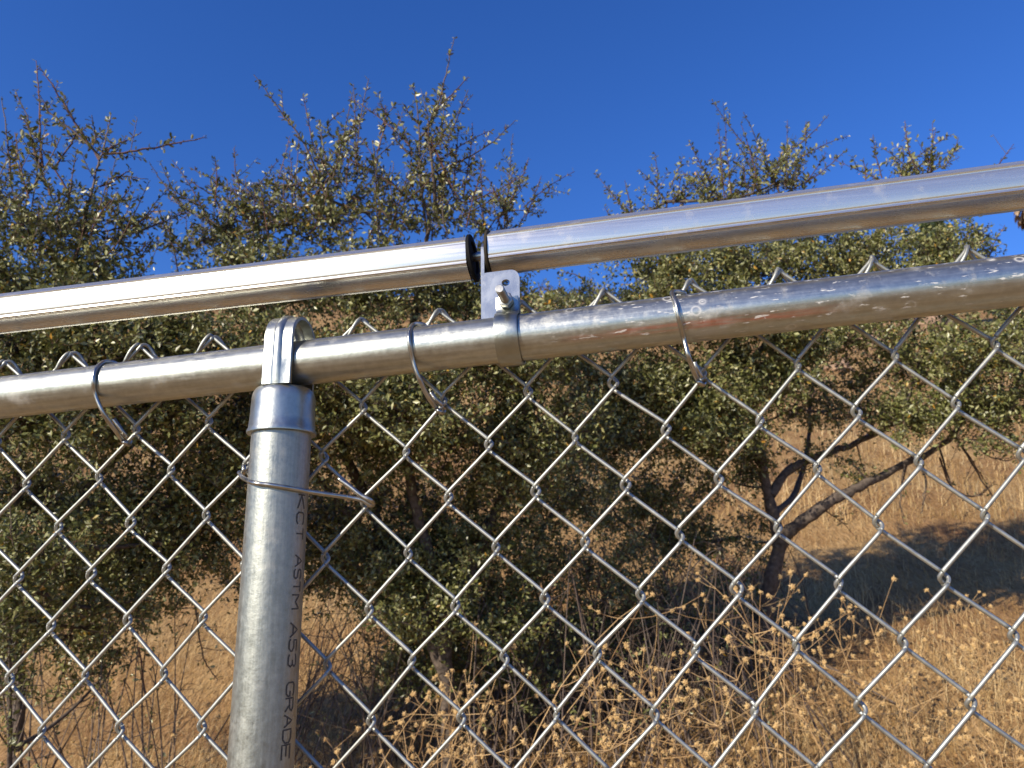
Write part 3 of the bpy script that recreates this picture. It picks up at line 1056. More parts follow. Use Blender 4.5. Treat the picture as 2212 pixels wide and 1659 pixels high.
def shrub(label, base_px, depth, limbs, blobs, shoots, lsize, nleafobj=100, basal=()):
    """limbs: explicit px paths (px, py, ddepth) with start radius; blobs: (px, py, rx, ry, ddepth, rz_m, n, dens); shoots: px polylines"""
    base = at_depth(base_px[0], base_px[1], depth)
    base[2] = float(ground_z(base[0], base[1])) - 0.03
    root = empty('shrub', base, label, 'shrub', 'shrubs behind the fence')
    pl = Plant()
    trunk = []
    auto = []
    for path, r0, r1 in limbs:
        P = np.array([at_depth(x, y, depth + dz) for x, y, dz in path])
        if not trunk: P = np.vstack([base, P])
        P = catmull(P, 6)
        P += rng.normal(0, 0.004, P.shape) * np.linspace(0.2, 1, len(P))[:, None]
        trunk.append((P, np.linspace(r0, r1, len(P)) * (1 + rng.normal(0, 0.06, len(P))), 0.0))
    nodes = [P[int(len(P) * 0.35):] for P, R, t in trunk]
    for (bx, by, rx, ry, dz, rz, nt_, dens) in blobs:
        if 560 <= by < 960: dz -= 0.20 * (1 if by > 640 else 0.5)
        if by > 1060: dz += 0.15
        c = at_depth(bx, by, depth + dz)
        mrx = rx / FPX * (depth + dz); mry = ry / FPX * (depth + dz)
        # limb from the nearest lower node or from the base
        best = base + np.array([0, 0, 0.25]); bd = np.linalg.norm(c - best)
        for ND in nodes:
            for q in ND[::4]:
                if q[2] < c[2] + 0.05:
                    d_ = np.linalg.norm(c - q)
                    if d_ < bd: best, bd = q, d_
        mid = 0.5 * (best + c) + rv() * 0.05 * bd + np.array([0, 0, -0.12 * bd])
        L1_ = bez(best, mid, c, 10)
        trunk.append((L1_, np.linspace(min(0.010, 0.004 + 0.012 * bd), 0.0032, 10), 0.0))
        nodes.append(L1_[5:])
        tl = min(1.0, 0.45 + mry / 0.16)
        top = by < 530
        if top:
            for k in range(int(nt_ * 0.36)):
                u = rng.uniform(-0.8, 0.8, 3)
                st = c + RIGHT * (u[0] * mrx) - DOWN * ((u[1] * 0.6 - 0.3) * mry) + FWD * (u[2] * rz * 0.8)
                d = unit(np.array([u[0] * 0.9 + rng.normal(0, 0.45), u[2] * 0.4, rng.uniform(0.25, 1.1)]))
                Ls = rng.uniform(0.09, 0.26)
                auto.append((bez(st, st + d * Ls * 0.5 + rv() * 0.012, st + d * Ls + np.array([0, 0, 0.02]), 9), 0.95, 0.0026))
        nf = int(nt_ * dens * (2 if top else 26))
        uu = rng.normal(size=(nf, 3)); uu /= np.linalg.norm(uu, axis=1)[:, None]
        uu *= rng.random((nf, 1)) ** (1 / 2.4) * 0.97
        pf = c + uu[:, 0:1] * mrx * RIGHT - uu[:, 1:2] * mry * DOWN + uu[:, 2:3] * rz * FWD
        pl.ex.append((pf, rng.normal(size=(nf, 3)), rng.normal(size=(nf, 3)) * 0.8 + np.array([-0.25, -0.35, 0.55]), lsize * np.minimum(1.45, rng.lognormal(0, 0.24, nf)), rng.random(nf)))
        nt_ = int(nt_ * (0.85 if top else 2.4))
        nsec = max(3, int(nt_ / 7))
        for k in range(nsec):
            u = unit(rv())
            rr_ = rng.uniform(0.12, 1.0) ** 0.5
            tgt = c + RIGHT * (u[0] * mrx * rr_) - DOWN * (u[1] * mry * rr_) + FWD * (u[2] * rz * rr_)
            st = L1_[rng.integers(5, 10)]
            mid = 0.5 * (st + tgt) + rv() * 0.02 + np.array([0, 0, -0.02])
            S = bez(st, mid, tgt, 6)
            pl.tw.append((S, np.linspace(0.0030, 0.0014, 6), rng.choice([0.0, 0.1, 0.4])))
            leaves_along(pl, S, 0.012, lsize, 0.35, dens * 0.8)
            for q in range(max(2, int(nt_ / nsec))):
                t = rng.uniform(0.3, 1.0)
                i = min(int(t * 5), 4)
                p = S[i] + (S[i + 1] - S[i]) * (t * 5 - i)
                d = unit(unit(p - c) * 0.7 + rv() * 0.55 + np.array([0, 0, 0.35]))
                twig(pl, p, d, rng.uniform(0.045, 0.125) * tl, 0.0014, rng.choice([0.0, 0.2, 0.6, 1.0], p=[.35, .3, .2, .15]), lsize, 0.0085, dens)
    for (x0_, x1_, y0_, y1_, nb_, dz0, dz1) in basal:      # dead brown stems crowding the foot of the shrub
        for k in range(nb_):
            tp = at_depth(rng.uniform(x0_, x1_), rng.uniform(y0_, y1_), depth + rng.uniform(dz0, dz1))
            bs = np.array([tp[0] + rng.normal(0, 0.18), tp[1] + rng.normal(0, 0.12), 0.0])
            bs[2] = float(ground_z(bs[0], bs[1])) - 0.01
            if tp[2] < bs[2] + 0.1: continue
            S = bez(bs, 0.5 * (bs + tp) + rv() * 0.06, tp, 8)
            pl.tw.append((S, np.linspace(0.0042, 0.0012, 8) * rng.uniform(0.6, 1.3), rng.choice([0.1, 0.3, 0.5])))
            for q in range(rng.integers(2, 7)):
                i = rng.integers(2, 8)
                d = unit(rv() + np.array([0, 0, 0.4])); Lq = rng.uniform(0.05, 0.2)
                pl.tw.append((bez(S[i], S[i] + d * Lq * 0.5 + rv() * 0.02, S[i] + d * Lq, 5), np.linspace(0.0015, 0.0006, 5), rng.choice([0.1, 0.3, 0.5])))
                if rng.random() < 0.3: leaves_along(pl, pl.tw[-1][0], 0.018, lsize, 0.2, 0.6)
    nshoot0 = len(pl.lp)
    work = []
    for sh in shoots:
        pts = sh[1]
        P = catmull(np.array([at_depth(x, y, depth + sh[0]) for x, y in pts]), 5)
        P += rng.normal(0, 0.0012, P.shape)
        work.append((P, sh[2] if len(sh) > 2 else 1.0, 0.0046 if len(pts) > 3 else 0.0032))
    for P, dn, r0 in work + auto:
        pl.tw.append((P, np.linspace(r0, 0.0012, len(P)), rng.choice([0.4, 0.8, 1.0])))
        k_ = int(len(P) * 0.6)
        leaves_along(pl, P[:k_ + 1], 0.0095, lsize * 1.05, 0.05, 0.85 * dn)
        leaves_along(pl, P[k_:], 0.011, lsize * 0.82, 0.0, 0.62 * dn)
        seg = np.diff(P, axis=0); Ls = np.linalg.norm(seg, axis=1).sum()
        for k in range(int(Ls / 0.022)):
            i = rng.integers(1, len(P) - 1)
            frac = i / len(P)
            T = unit(P[i] - P[i - 1])
            rad = rv(); rad -= T * (rad @ T); rad = unit(rad)
            sd = unit(rad + T * 0.6)
            sl = rng.uniform(0.006, 0.026) * (1.4 - frac) + (rng.uniform(0.03, 0.09) if rng.random() < 0.35 * (0.8 - frac) else 0)
            S = np.array([P[i], P[i] + sd * sl * 0.5, P[i] + sd * sl + np.array([0, 0, 0.1 * sl])])
            pl.tw.append((S, np.array([0.0014, 0.0012, 0.0007]), rng.choice([0.4, 0.9])))
            leaves_along(pl, S, 0.010, lsize * (1.08 - 0.3 * frac), 0.1, dn * (1.0 - 0.4 * frac))
    build_tubes('trunk', trunk, M['bark'], base, root, 8)
    build_tubes('twigs', pl.tw, M['twig'], base, root, 3)['kind'] = 'stuff'
    nl = len(pl.lp)
    cand = np.arange(nshoot0, nl)
    # the single leaves that show largest on the open shoots are parts of their own
    sz = np.array(pl.ls)[cand]
    pick = cand[np.argsort(-sz)[:nleafobj]]
    keep = np.setdiff1d(np.arange(nl), pick)
    for nm, ids, smp in (('crown', keep[keep < nshoot0], True), ('shoot_leaves', keep[keep >= nshoot0], False)):
        o = build_leaves(nm, pl, M['leaf'], base, root, ids, smp, smp)
        o['kind'] = 'stuff'
    p, d, w, nrm, s, t = leaf_arrays(pl, pick)
    for i in range(len(pick)):
        lo = bpy.data.objects.new('leaf', LEAFVAR[int(min(t[i], 0.999) * 8)])
        COL.objects.link(lo); lo.parent = root
        q = p[i] - base; S = s[i]
        lo.matrix_local = Matrix(((d[i][0] * S, w[i][0] * S, nrm[i][0] * S, q[0]), (d[i][1] * S, w[i][1] * S, nrm[i][1] * S, q[1]), (d[i][2] * S, w[i][2] * S, nrm[i][2] * S, q[2]), (0, 0, 0, 1)))
    print('shrub', label[:30], 'leaves', nl, 'twigs', len(pl.tw))
    return root


# left shrub
shrub('dense olive shrub at the left edge with one long shoot reaching sideways', (60, 1500), 2.15,
      [([(40, 1560, 0), (30, 1350, 0), (25, 1150, .0), (60, 900, .05), (110, 700, .05), (165, 540, 0), (195, 430, 0)], 0.018, 0.004),
       ([(30, 1400, 0), (120, 1150, .1), (280, 960, .15), (430, 880, .2), (560, 905, .3)], 0.016, 0.006),
       ([(20, 1300, 0), (-120, 1000, .1), (-180, 700, .1), (-120, 480, 0)], 0.014, 0.004)],
      [(20, 1330, 120, 90, -.35, .2, 40, 1), (90, 1180, 120, 90, -.35, .2, 36, 1), (440, 1150, 110, 100, .0, .25, 40, 1), (560, 1030, 100, 110, .1, .25, 36, 1), (300, 1290, 140, 70, -.1, .2, 26, .8), (460, 760, 120, 90, .15, .25, 45, 1), (470, 1000, 110, 120, .15, .25, 50, 1), (250, 1180, 140, 110, .0, .3, 50, 1), (60, 470, 170, 130, 0, .22, 60, 1), (-130, 450, 170, 150, .05, .25, 50, 1), (190, 500, 120, 110, 0, .2, 55, .9), (230, 600, 90, 60, 0.05, .15, 35, .9),
       (50, 600, 210, 110, .05, .3, 80, 1), (-180, 680, 200, 150, .1, .3, 60, 1), (60, 730, 260, 120, .05, .3, 95, 1), (290, 720, 170, 80, .1, .25, 70, 1),
       (60, 900, 240, 150, .05, .3, 100, 1), (320, 880, 190, 120, .12, .25, 85, 1), (-180, 950, 200, 180, .1, .3, 60, 1),
       (70, 1090, 230, 130, .05, .3, 90, 1), (330, 1060, 190, 110, .1, .28, 80, 1), (110, 1240, 210, 110, .05, .25, 75, .9), (370, 1200, 150, 90, .1, .2, 45, .8),
       (-150, 1180, 180, 150, .05, .25, 50, 1), (250, 1350, 170, 70, .0, .2, 24, .6), (90, 1370, 150, 80, 0, .2, 30, .7), (230, 1450, 110, 60, -.05, .15, 10, .6)],
      [(0, [(92, 360), (88, 300), (85, 220), (80, 132)]), (0, [(215, 345), (160, 262), (120, 195), (84, 142)]), (0, [(218, 342), (165, 290), (110, 245), (88, 205)]),
       (0, [(80, 350), (62, 265), (33, 193)]), (0, [(220, 332), (270, 329), (335, 318), (400, 306), (448, 297)]), (0, [(225, 325), (262, 308), (305, 286)]),
       (0, [(165, 540), (195, 425), (216, 343), (230, 295), (240, 245)]), (.05, [(25, 380), (14, 290), (3, 208)]), (0, [(207, 305), (203, 275), (198, 248)]),
       (0, [(235, 385), (275, 380), (320, 388)]), (0, [(215, 405), (255, 385), (283, 364)]), (0, [(225, 500), (280, 485), (320, 470)]), (.05, [(230, 440), (262, 430), (285, 400)]),
       (0, [(110, 420), (75, 330), (60, 270), (42, 252)]), (.1, [(-40, 360), (-60, 270), (-50, 190)]), (.05, [(120, 360), (160, 300), (190, 270)]),
       (0, [(150, 420), (110, 350), (80, 310)]), (.05, [(60, 420), (35, 350), (25, 300)]), (0, [(250, 560), (300, 545), (322, 520)], .8),
       (0, [(150, 1380), (130, 1470), (110, 1530)], .6), (0, [(300, 1400), (310, 1470), (325, 1520)], .6), (.1, [(420, 1300), (440, 1420), (470, 1470)], .5), (0.05, [(260, 1400), (215, 1460), (230, 1510)], .6)],
      0.0150, 110, [(-100, 420, 1250, 1480, 40, -.1, .4)])

# middle shrub
shrub('broad olive shrub behind the post with tall spiky shoots against the sky', (960, 1560), 2.45,
      [([(970, 1620, 0), (965, 1480, 0), (950, 1300, 0), (900, 1100, 0), (870, 900, 0), (890, 700, 0), (924, 517, -.05), (907, 383, -.05)], 0.030, 0.004),
       ([(960, 1450, 0), (850, 1200, .1), (750, 990, .1), (660, 800, .1), (600, 640, .05), (640, 480, 0)], 0.026, 0.004),
       ([(955, 1400, 0), (1050, 1150, .1), (1150, 900, .15), (1120, 650, .1), (1090, 500, .1)], 0.020, 0.004),
       ([(870, 1250, .05), (700, 1050, .15), (560, 920, .1), (470, 780, .05)], 0.016, 0.004)],
      [(930, 1320, 110, 90, -.2, .2, 44, 1), (830, 1230, 110, 90, -.1, .2, 40, 1), (980, 1220, 110, 90, -.1, .2, 40, 1), (1080, 1340, 100, 80, -.05, .2, 34, 1), (1200, 1430, 100, 60, .1, .2, 24, .9), (680, 1180, 110, 90, .1, .25, 34, 1), (1400, 1260, 120, 80, .35, .3, 34, .9), (1480, 1340, 100, 70, .45, .3, 22, .8), (1350, 1370, 110, 70, .4, .3, 24, .8), (1130, 1470, 110, 60, .2, .25, 22, .8), (1000, 1420, 130, 80, .05, .25, 40, .9), (1180, 1330, 130, 90, .15, .3, 45, .9), (1310, 1220, 120, 90, .2, .3, 40, .9), (860, 1420, 90, 70, .1, .25, 25, .8), (1290, 1400, 90, 70, .3, .25, 22, .7), (700, 880, 150, 120, 0, .3, 60, 1), (900, 880, 160, 120, -.1, .3, 60, 1), (1130, 1000, 150, 110, .0, .3, 60, 1), (720, 1250, 130, 80, .1, .25, 35, .9), (1150, 1200, 120, 80, .1, .25, 40, .9), (1180, 720, 120, 90, .1, .25, 50, 1), (500, 470, 105, 80, 0, .2, 45, 1), (430, 520, 80, 55, 0, .15, 28, .9), (640, 470, 110, 110, 0, .22, 60, .9), (720, 370, 75, 75, -.05, .15, 32, .8), (800, 460, 120, 100, 0, .22, 60, .95),
       (940, 440, 100, 110, -.05, .2, 48, .85), (925, 300, 50, 70, -.05, .1, 18, .8), (1075, 470, 70, 70, .25, .15, 26, .8), (1110, 440, 40, 60, .3, .1, 12, .7),
       (560, 610, 190, 90, 0, .28, 85, 1), (800, 620, 190, 100, 0, .3, 90, 1), (1020, 610, 150, 90, .1, .25, 70, 1),
       (620, 770, 180, 100, .0, .3, 85, 1), (850, 790, 200, 120, 0, .3, 95, 1), (1080, 770, 180, 110, .1, .28, 85, 1), (560, 930, 150, 120, .1, .25, 50, 1), (760, 960, 200, 130, 0, .3, 95, 1), (980, 960, 200, 130, .05, .3, 95, 1),
       (1190, 900, 160, 120, .15, .25, 70, 1), (620, 1120, 140, 110, .1, .25, 40, .9), (800, 1140, 190, 110, 0, .3, 85, 1), (1010, 1140, 190, 120, .05, .3, 85, 1), (1210, 1070, 150, 110, .2, .25, 55, 1),
       (880, 1290, 150, 80, 0, .25, 55, .9), (1050, 1290, 140, 80, .05, .25, 40, .9), (930, 1400, 100, 60, 0, .15, 22, .8), (560, 1270, 90, 60, .1, .2, 16, .8)],
      [(-.05, [(720, 480), (690, 385), (650, 300), (605, 240), (575, 195), (548, 160)]), (0, [(695, 380), (672, 290), (653, 205)]), (0, [(640, 440), (632, 390), (626, 325)]),
       (0, [(570, 540), (530, 440), (470, 395), (408, 362)]), (0, [(535, 440), (512, 385), (506, 318)]), (0, [(600, 430), (592, 372)]), (.15, [(540, 560), (460, 480), (390, 440), (348, 390), (322, 350)], .7),
       (.1, [(385, 590), (365, 500), (333, 438)], .7), (-.05, [(924, 517), (907, 383), (907, 307), (900, 217), (889, 182)]), (-.05, [(907, 300), (934, 262), (950, 213), (967, 147), (980, 80)]),
       (-.05, [(938, 240), (975, 205), (1011, 166)]), (-.05, [(910, 382), (985, 352), (1055, 313), (1114, 259)]), (-.05, [(920, 285), (950, 345), (975, 400), (1004, 436), (1070, 412), (1137, 372)], .8),
       (0, [(768, 360), (767, 257), (764, 181)]), (0, [(735, 320), (765, 275), (795, 237)]), (0, [(815, 330), (835, 250), (816, 222)]), (0, [(820, 290), (835, 250), (858, 222)]),
       (0, [(1000, 430), (1015, 340), (1022, 265)]), (0, [(980, 400), (986, 340), (990, 276)]), (.3, [(1095, 500), (1100, 380), (1109, 290)]), (.3, [(1095, 450), (1125, 390), (1141, 342)]),
       (.3, [(1045, 480), (1040, 400), (1038, 340)]), (.3, [(1115, 500), (1135, 460), (1156, 426)]), (0, [(560, 500), (515, 450), (450, 415), (406, 388)]), (0, [(660, 400), (600, 400), (545, 395)], .8),
       (0, [(880, 330), (850, 290), (862, 262)]), (.05, [(850, 400), (800, 370), (755, 345)]), (-.05, [(905, 270), (880, 240), (872, 225)]), (.05, [(720, 300), (708, 270), (745, 235)], .8),
       (0, [(475, 450), (455, 400), (470, 355)]), (0, [(860, 500), (845, 420), (850, 350)])],
      0.0150, 130, [(880, 1620, 1160, 1520, 420, 0, .9), (640, 900, 1250, 1480, 50, 0, .7)])

# right shrub
shrub('gnarled shrub at the right with a forked grey trunk and thick side limbs', (1640, 1450), 3.0,
      [([(1655, 1330, 0), (1665, 1257, 0), (1684, 1176, 0), (1671, 1118, 0), (1658, 1062, 0), (1644, 979, 0), (1610, 860, .05), (1590, 720, .05), (1620, 560, 0)], 0.036, 0.007),
       ([(1682, 1180, 0), (1700, 1152, -.02), (1722, 1134, -.04), (1776, 1096, -.06), (1834, 1062, -.05), (1892, 1034, 0), (1961, 1000, .05), (2050, 950, .1), (2110, 860, .1)], 0.030, 0.008),
       ([(1664, 1070, 0), (1702, 1018, .05), (1753, 993, .1), (1799, 974, .1), (1846, 958, .15), (1930, 915, .2), (1998, 880, .2), (2060, 800, .2)], 0.020, 0.006),
       ([(1650, 1010, 0), (1560, 900, .1), (1480, 780, .1), (1420, 640, .1)], 0.016, 0.004),
       ([(1600, 800, .05), (1720, 680, .1), (1850, 560, .1), (1950, 450, .1)], 0.014, 0.004),
       ([(2060, 935, .05), (2105, 1010, .05), (2150, 1085, .05)], .005, .0015), ([(1985, 985, .05), (2000, 1050, .0), (1990, 1110, .0)], .005, .0015), ([(2030, 970, .05), (2060, 1055, .0), (2112, 1072, .0), (2150, 1040, .0)], .004, .0012),
       ([(2090, 950, .05), (2150, 992, .0), (2206, 985, .0)], .004, .0012), ([(1955, 1000, 0), (1945, 1075, 0), (1955, 1135, 0)], .004, .0012),
       ([(1672, 1110, 0), (1720, 1060, .25), (1745, 960, .4), (1750, 860, .5), (1770, 760, .5)], 0.014, 0.006)],
      [(1700, 800, 110, 70, .1, .25, 38, .9), (1790, 730, 100, 60, .15, .2, 26, .85), (1870, 850, 80, 60, .25, .2, 20, .8), (1950, 890, 90, 55, .1, .2, 28, .9), (1990, 760, 110, 70, .1, .25, 34, .9), (1620, 960, 70, 60, .1, .2, 20, .9), (1720, 880, 70, 60, .2, .2, 14, .7), (1830, 830, 60, 40, .3, .2, 10, .7), (1850, 1010, 60, 30, .0, .1, 7, .6), (1600, 1160, 60, 50, .05, .15, 12, .8), (1640, 1330, 70, 50, -.1, .15, 10, .7), (1500, 640, 160, 80, .0, .3, 70, 1), (1420, 880, 150, 100, .1, .3, 65, 1), (1580, 900, 110, 90, .05, .25, 50, 1), (1250, 960, 130, 100, .2, .3, 55, 1), (1400, 1160, 120, 70, .15, .25, 40, .9), (1870, 600, 170, 70, .1, .3, 60, 1), (2050, 600, 110, 60, .1, .25, 40, .9), (1700, 720, 130, 60, .05, .25, 45, .9), (1440, 435, 45, 30, .1, .12, 16, .9), (1380, 460, 45, 25, .1, .1, 10, .8), (1600, 425, 90, 55, 0, .2, 36, .95), (1685, 390, 75, 45, 0, .2, 30, .95), (1955, 370, 70, 35, .05, .2, 28, .95),
       (1440, 560, 180, 70, .1, .3, 70, 1), (1620, 560, 170, 80, .05, .3, 75, 1), (1800, 550, 170, 80, .05, .3, 75, 1), (1990, 540, 120, 65, .1, .25, 50, .95), (2100, 530, 45, 35, .1, .15, 12, .8),
       (1230, 680, 90, 70, .3, .2, 34, 1), (1380, 680, 160, 70, .1, .3, 70, 1), (1580, 680, 160, 80, .05, .3, 70, 1), (1760, 640, 160, 60, .1, .25, 50, .9), (1960, 640, 140, 60, .1, .25, 45, .9),
       (1310, 800, 150, 90, .2, .3, 65, 1), (1480, 810, 160, 90, .1, .3, 75, 1), (1640, 800, 120, 80, .05, .2, 42, .9), (1360, 940, 150, 90, .2, .28, 60, 1), (1520, 930, 130, 80, .1, .25, 48, 1), (1440, 1060, 140, 80, .15, .25, 45, 1),
       (1310, 1080, 110, 80, .3, .25, 36, 1), (1580, 1040, 70, 60, .05, .15, 16, .8), (1500, 1170, 110, 60, .1, .2, 26, .9), (1560, 1260, 80, 50, .05, .2, 14, .8),
       (2090, 760, 120, 80, .05, .25, 60, 1), (2190, 850, 110, 80, .05, .25, 60, 1), (2030, 880, 120, 60, .1, .22, 45, .95), (2230, 720, 100, 90, .1, .25, 45, 1), (1890, 720, 60, 40, .1, .15, 14, .8), (1810, 880, 70, 50, .2, .15, 14, .7), (1760, 1000, 60, 40, .1, .1, 8, .6),
       (2130, 950, 90, 30, .05, .15, 16, .5)],
      [(0, [(1690, 430), (1661, 365), (1618, 324), (1575, 271), (1536, 214)]), (0, [(1665, 370), (1640, 310), (1605, 242)]), (0, [(1665, 365), (1700, 330), (1745, 295), (1791, 247)]), (0, [(1680, 375), (1755, 325), (1834, 292)]),
       (0, [(1700, 415), (1770, 375), (1832, 321)]), (0, [(1560, 440), (1515, 360), (1487, 302)]), (0, [(1580, 420), (1572, 350), (1565, 270)]), (0, [(1740, 310), (1741, 262)]), (.1, [(1420, 455), (1420, 390), (1415, 330)]),
       (.1, [(1365, 465), (1350, 388)], .6), (.1, [(1435, 430), (1405, 390), (1379, 366)]), (.1, [(1325, 480), (1305, 446)], .6), (.05, [(1905, 385), (1890, 330), (1885, 290)]), (.05, [(1950, 365), (2000, 325), (2055, 289)]),
       (.05, [(1970, 365), (2020, 340), (2066, 320)]), (.05, [(1952, 350), (1951, 313)]), (.1, [(2150, 365), (2190, 311)], .15), (.1, [(2130, 570), (2150, 520), (2171, 486)]), (0, [(1640, 400), (1610, 340), (1595, 310)]),
       (0, [(1540, 420), (1530, 380), (1490, 340)]), (0, [(1560, 400), (1555, 350), (1560, 300)], .6), (.1, [(1450, 400), (1470, 355), (1474, 340)]), (.05, [(1870, 390), (1868, 360), (1862, 345)]), (.1, [(1260, 600), (1230, 590), (1210, 588)], .6),
       (.05, [(2060, 940), (2110, 1010), (2150, 1080)], .12), (.05, [(1990, 980), (2000, 1050), (1992, 1110)], .12), (.05, [(2030, 990), (2060, 1060), (2110, 1070), (2150, 1040)], .1), (.05, [(1960, 1000), (1945, 1080), (1952, 1130)], .1), (.05, [(2100, 960), (2150, 990), (2205, 985)], .12),
       (.1, [(1780, 1100), (1820, 1130), (1850, 1160)], .25), (.1, [(1850, 960), (1870, 1030), (1880, 1080)], .2)],
      0.0165, 110, [(1400, 1750, 1150, 1400, 50, -.1, .5)])


# ------------------------------------------------------------------ dry grass
def grass(name, n, ylo, yhi, hlo, hhi, w, label, seed):
    g = np.random.default_rng(seed)
    u = g.random(n)
    y = ylo * (yhi / ylo) ** u
    x = (g.random(n) * 2.1 - 1.25) * y * 0.80
    x = x + 0.1 * y
    z = ground_z(x, y) - 0.01
    clump = 0.6 + 0.7 * (np.sin(x * 7 + np.sin(y * 5) * 2) * np.sin(y * 8 + x * 3) * 0.5 + 0.5)
    patch = np.sin(x * 1.7 + 2 * np.sin(y * 1.1)) * np.sin(y * 2.3 + x * 0.9) + 0.5 * np.sin(x * 5.3 + y * 4.1)
    H = g.uniform(hlo, hhi, n) * clump * (1 + 0.35 * patch)
    az0 = np.sin(x * 2.1 + y * 1.3) * 2.5
    az = az0 + g.normal(0, 1.2, n)
    lean = g.uniform(0.3, 1.75, n)
    dx, dy = np.cos(az), np.sin(az)
    k = 4
    V = np.empty((n, k, 2, 3))
    px_, py_ = -dy, dx
    tilt = g.uniform(-1, 1, n)
    for i in range(k):
        t = i / (k - 1)
        bend = lean * t ** 1.6
        rr_ = H * t
        cx = x + dx * rr_ * np.sin(bend) + 0.03 * H * np.sin(6 * t + az * 3)
        cy = y + dy * rr_ * np.sin(bend)
        cz = z + rr_ * np.cos(bend)
        ww = w * (1 - 0.8 * t) * (0.7 + 0.6 * (np.arange(n) % 7) / 7)
        for s, sg in ((0, -1), (1, 1)):
            V[:, i, s, 0] = cx + px_ * ww * sg
            V[:, i, s, 1] = cy + py_ * ww * sg
            V[:, i, s, 2] = cz + ww * sg * tilt * 0.6
    V = V.reshape(-1, 3)
    b = (np.arange(n) * k * 2)[:, None, None]
    q = np.array([[2 * i, 2 * i + 1, 2 * i + 3, 2 * i + 2] for i in range(k - 1)])[None]
    F = (b + q).reshape(-1, 4)
    t = np.clip(g.normal(0.55, 0.22, n) + 0.22 * patch, 0, 1)
    o = link(name, mesh_np(name, V, F, M['straw'], True, np.repeat(t, k * 2)))
    tag(o, label, 'grass', kind='stuff')


grass('dry_grass', 50000, 1.6, 5.2, 0.04, 0.15, 0.0011, 'matted dry golden grass around the shrub stems', 3)
grass('dry_grass', 30000, 5.0, 20.0, 0.08, 0.26, 0.0026, 'pale dry grass on the slope beyond the shrubs', 4)

# ------------------------------------------------------------------ dead weeds with round seed heads
HEADS = []
for i in range(3):
    g = np.random.default_rng(40 + i)
    V, F, A_ = [], [], []
    # knobbly core
    bmv = []
    for a in range(5):
        ph = -math.pi / 2 + math.pi * a / 4
        for b in range(6):
            th = 2 * math.pi * b / 6 + a * 0.5
            r = 0.62 * g.uniform(0.85, 1.15)
            bmv.append((r * math.cos(ph) * math.cos(th), r * math.cos(ph) * math.sin(th), r * math.sin(ph)))
    V += bmv
    for a in range(4):
        for b in range(6):
            F.append([a * 6 + b, a * 6 + (b + 1) % 6, (a + 1) * 6 + (b + 1) % 6, (a + 1) * 6 + b])
    A_ += [0.35] * len(bmv)
    for k in range(22):                       # papery bracts
        d = g.normal(size=3); d /= np.linalg.norm(d); d[2] = d[2] * 0.8 + 0.15
        s = np.cross(d, g.normal(size=3)); s /= np.linalg.norm(s)
        n0 = len(V)
        V += [tuple(d * 0.45 + s * 0.17), tuple(d * 0.45 - s * 0.17), tuple(d * g.uniform(0.85, 1.25))]
        F.append([n0, n0 + 1, n0 + 2]); A_ += [0.55, 0.55, 1.0]
    HEADS.append(mesh_np('seed_head', np.array(V), F, M['head'], False, A_))


def weed(px, py, dep, hh, nb, label, group):
    """px,py: where the tallest head shows; hh: height in metres"""
    top = at_depth(px, py, dep)
    gzv = float(ground_z(top[0], top[1]))
    H = max(0.15, top[2] - gzv)
    base = np.array([top[0] + rng.normal(0, 0.30) * H, top[1] + rng.normal(0, 0.15) * H, 0.0])
    base[2] = float(ground_z(base[0], base[1])) - 0.01
    root = empty('dry_weed', base, label, 'weed', group)
    items, tips = [], []
    main = bez(base, base * 0.5 + top * 0.5 + rv() * 0.10 * H + np.array([0, 0, 0.12 * H]), top, 9)
    items.append((main, np.linspace(0.0018, 0.0009, 9), rng.random()))
    tips.append(top)
    for k in range(nb):
        i = rng.integers(2, 8)
        p = main[i]
        L_ = rng.uniform(0.06, 0.24)
        d = unit(rv() * np.array([1, 0.7, 0.5]) + np.array([0, 0, 0.55]))
        e = p + d * L_
        B_ = bez(p, p + d * L_ * 0.5 + rv() * 0.02 - np.array([0, 0, 0.01]), e, 6)
        items.append((B_, np.linspace(0.0012, 0.0006, 6), rng.random()))
        tips.append(e)
        if rng.random() < 0.55:
            q = B_[3]; d2 = unit(d + rv() * 0.6); e2 = q + d2 * rng.uniform(0.03, 0.08)
            items.append((np.array([q, 0.5 * (q + e2) + rv() * 0.004, e2]), np.array([0.0008, 0.0007, 0.0005]), rng.random()))
            tips.append(e2)
    build_tubes('stems', items, M['weed'], base, root, 5)
    for e in tips:
        h_ = bpy.data.objects.new('seed_head', HEADS[rng.integers(0, 3)])
        COL.objects.link(h_); h_.parent = root
        h_.location = e - base
        h_.rotation_euler = rng.uniform(0, 6.28, 3)
        s = rng.uniform(0.007, 0.0125)
        h_.scale = (s, s, s)


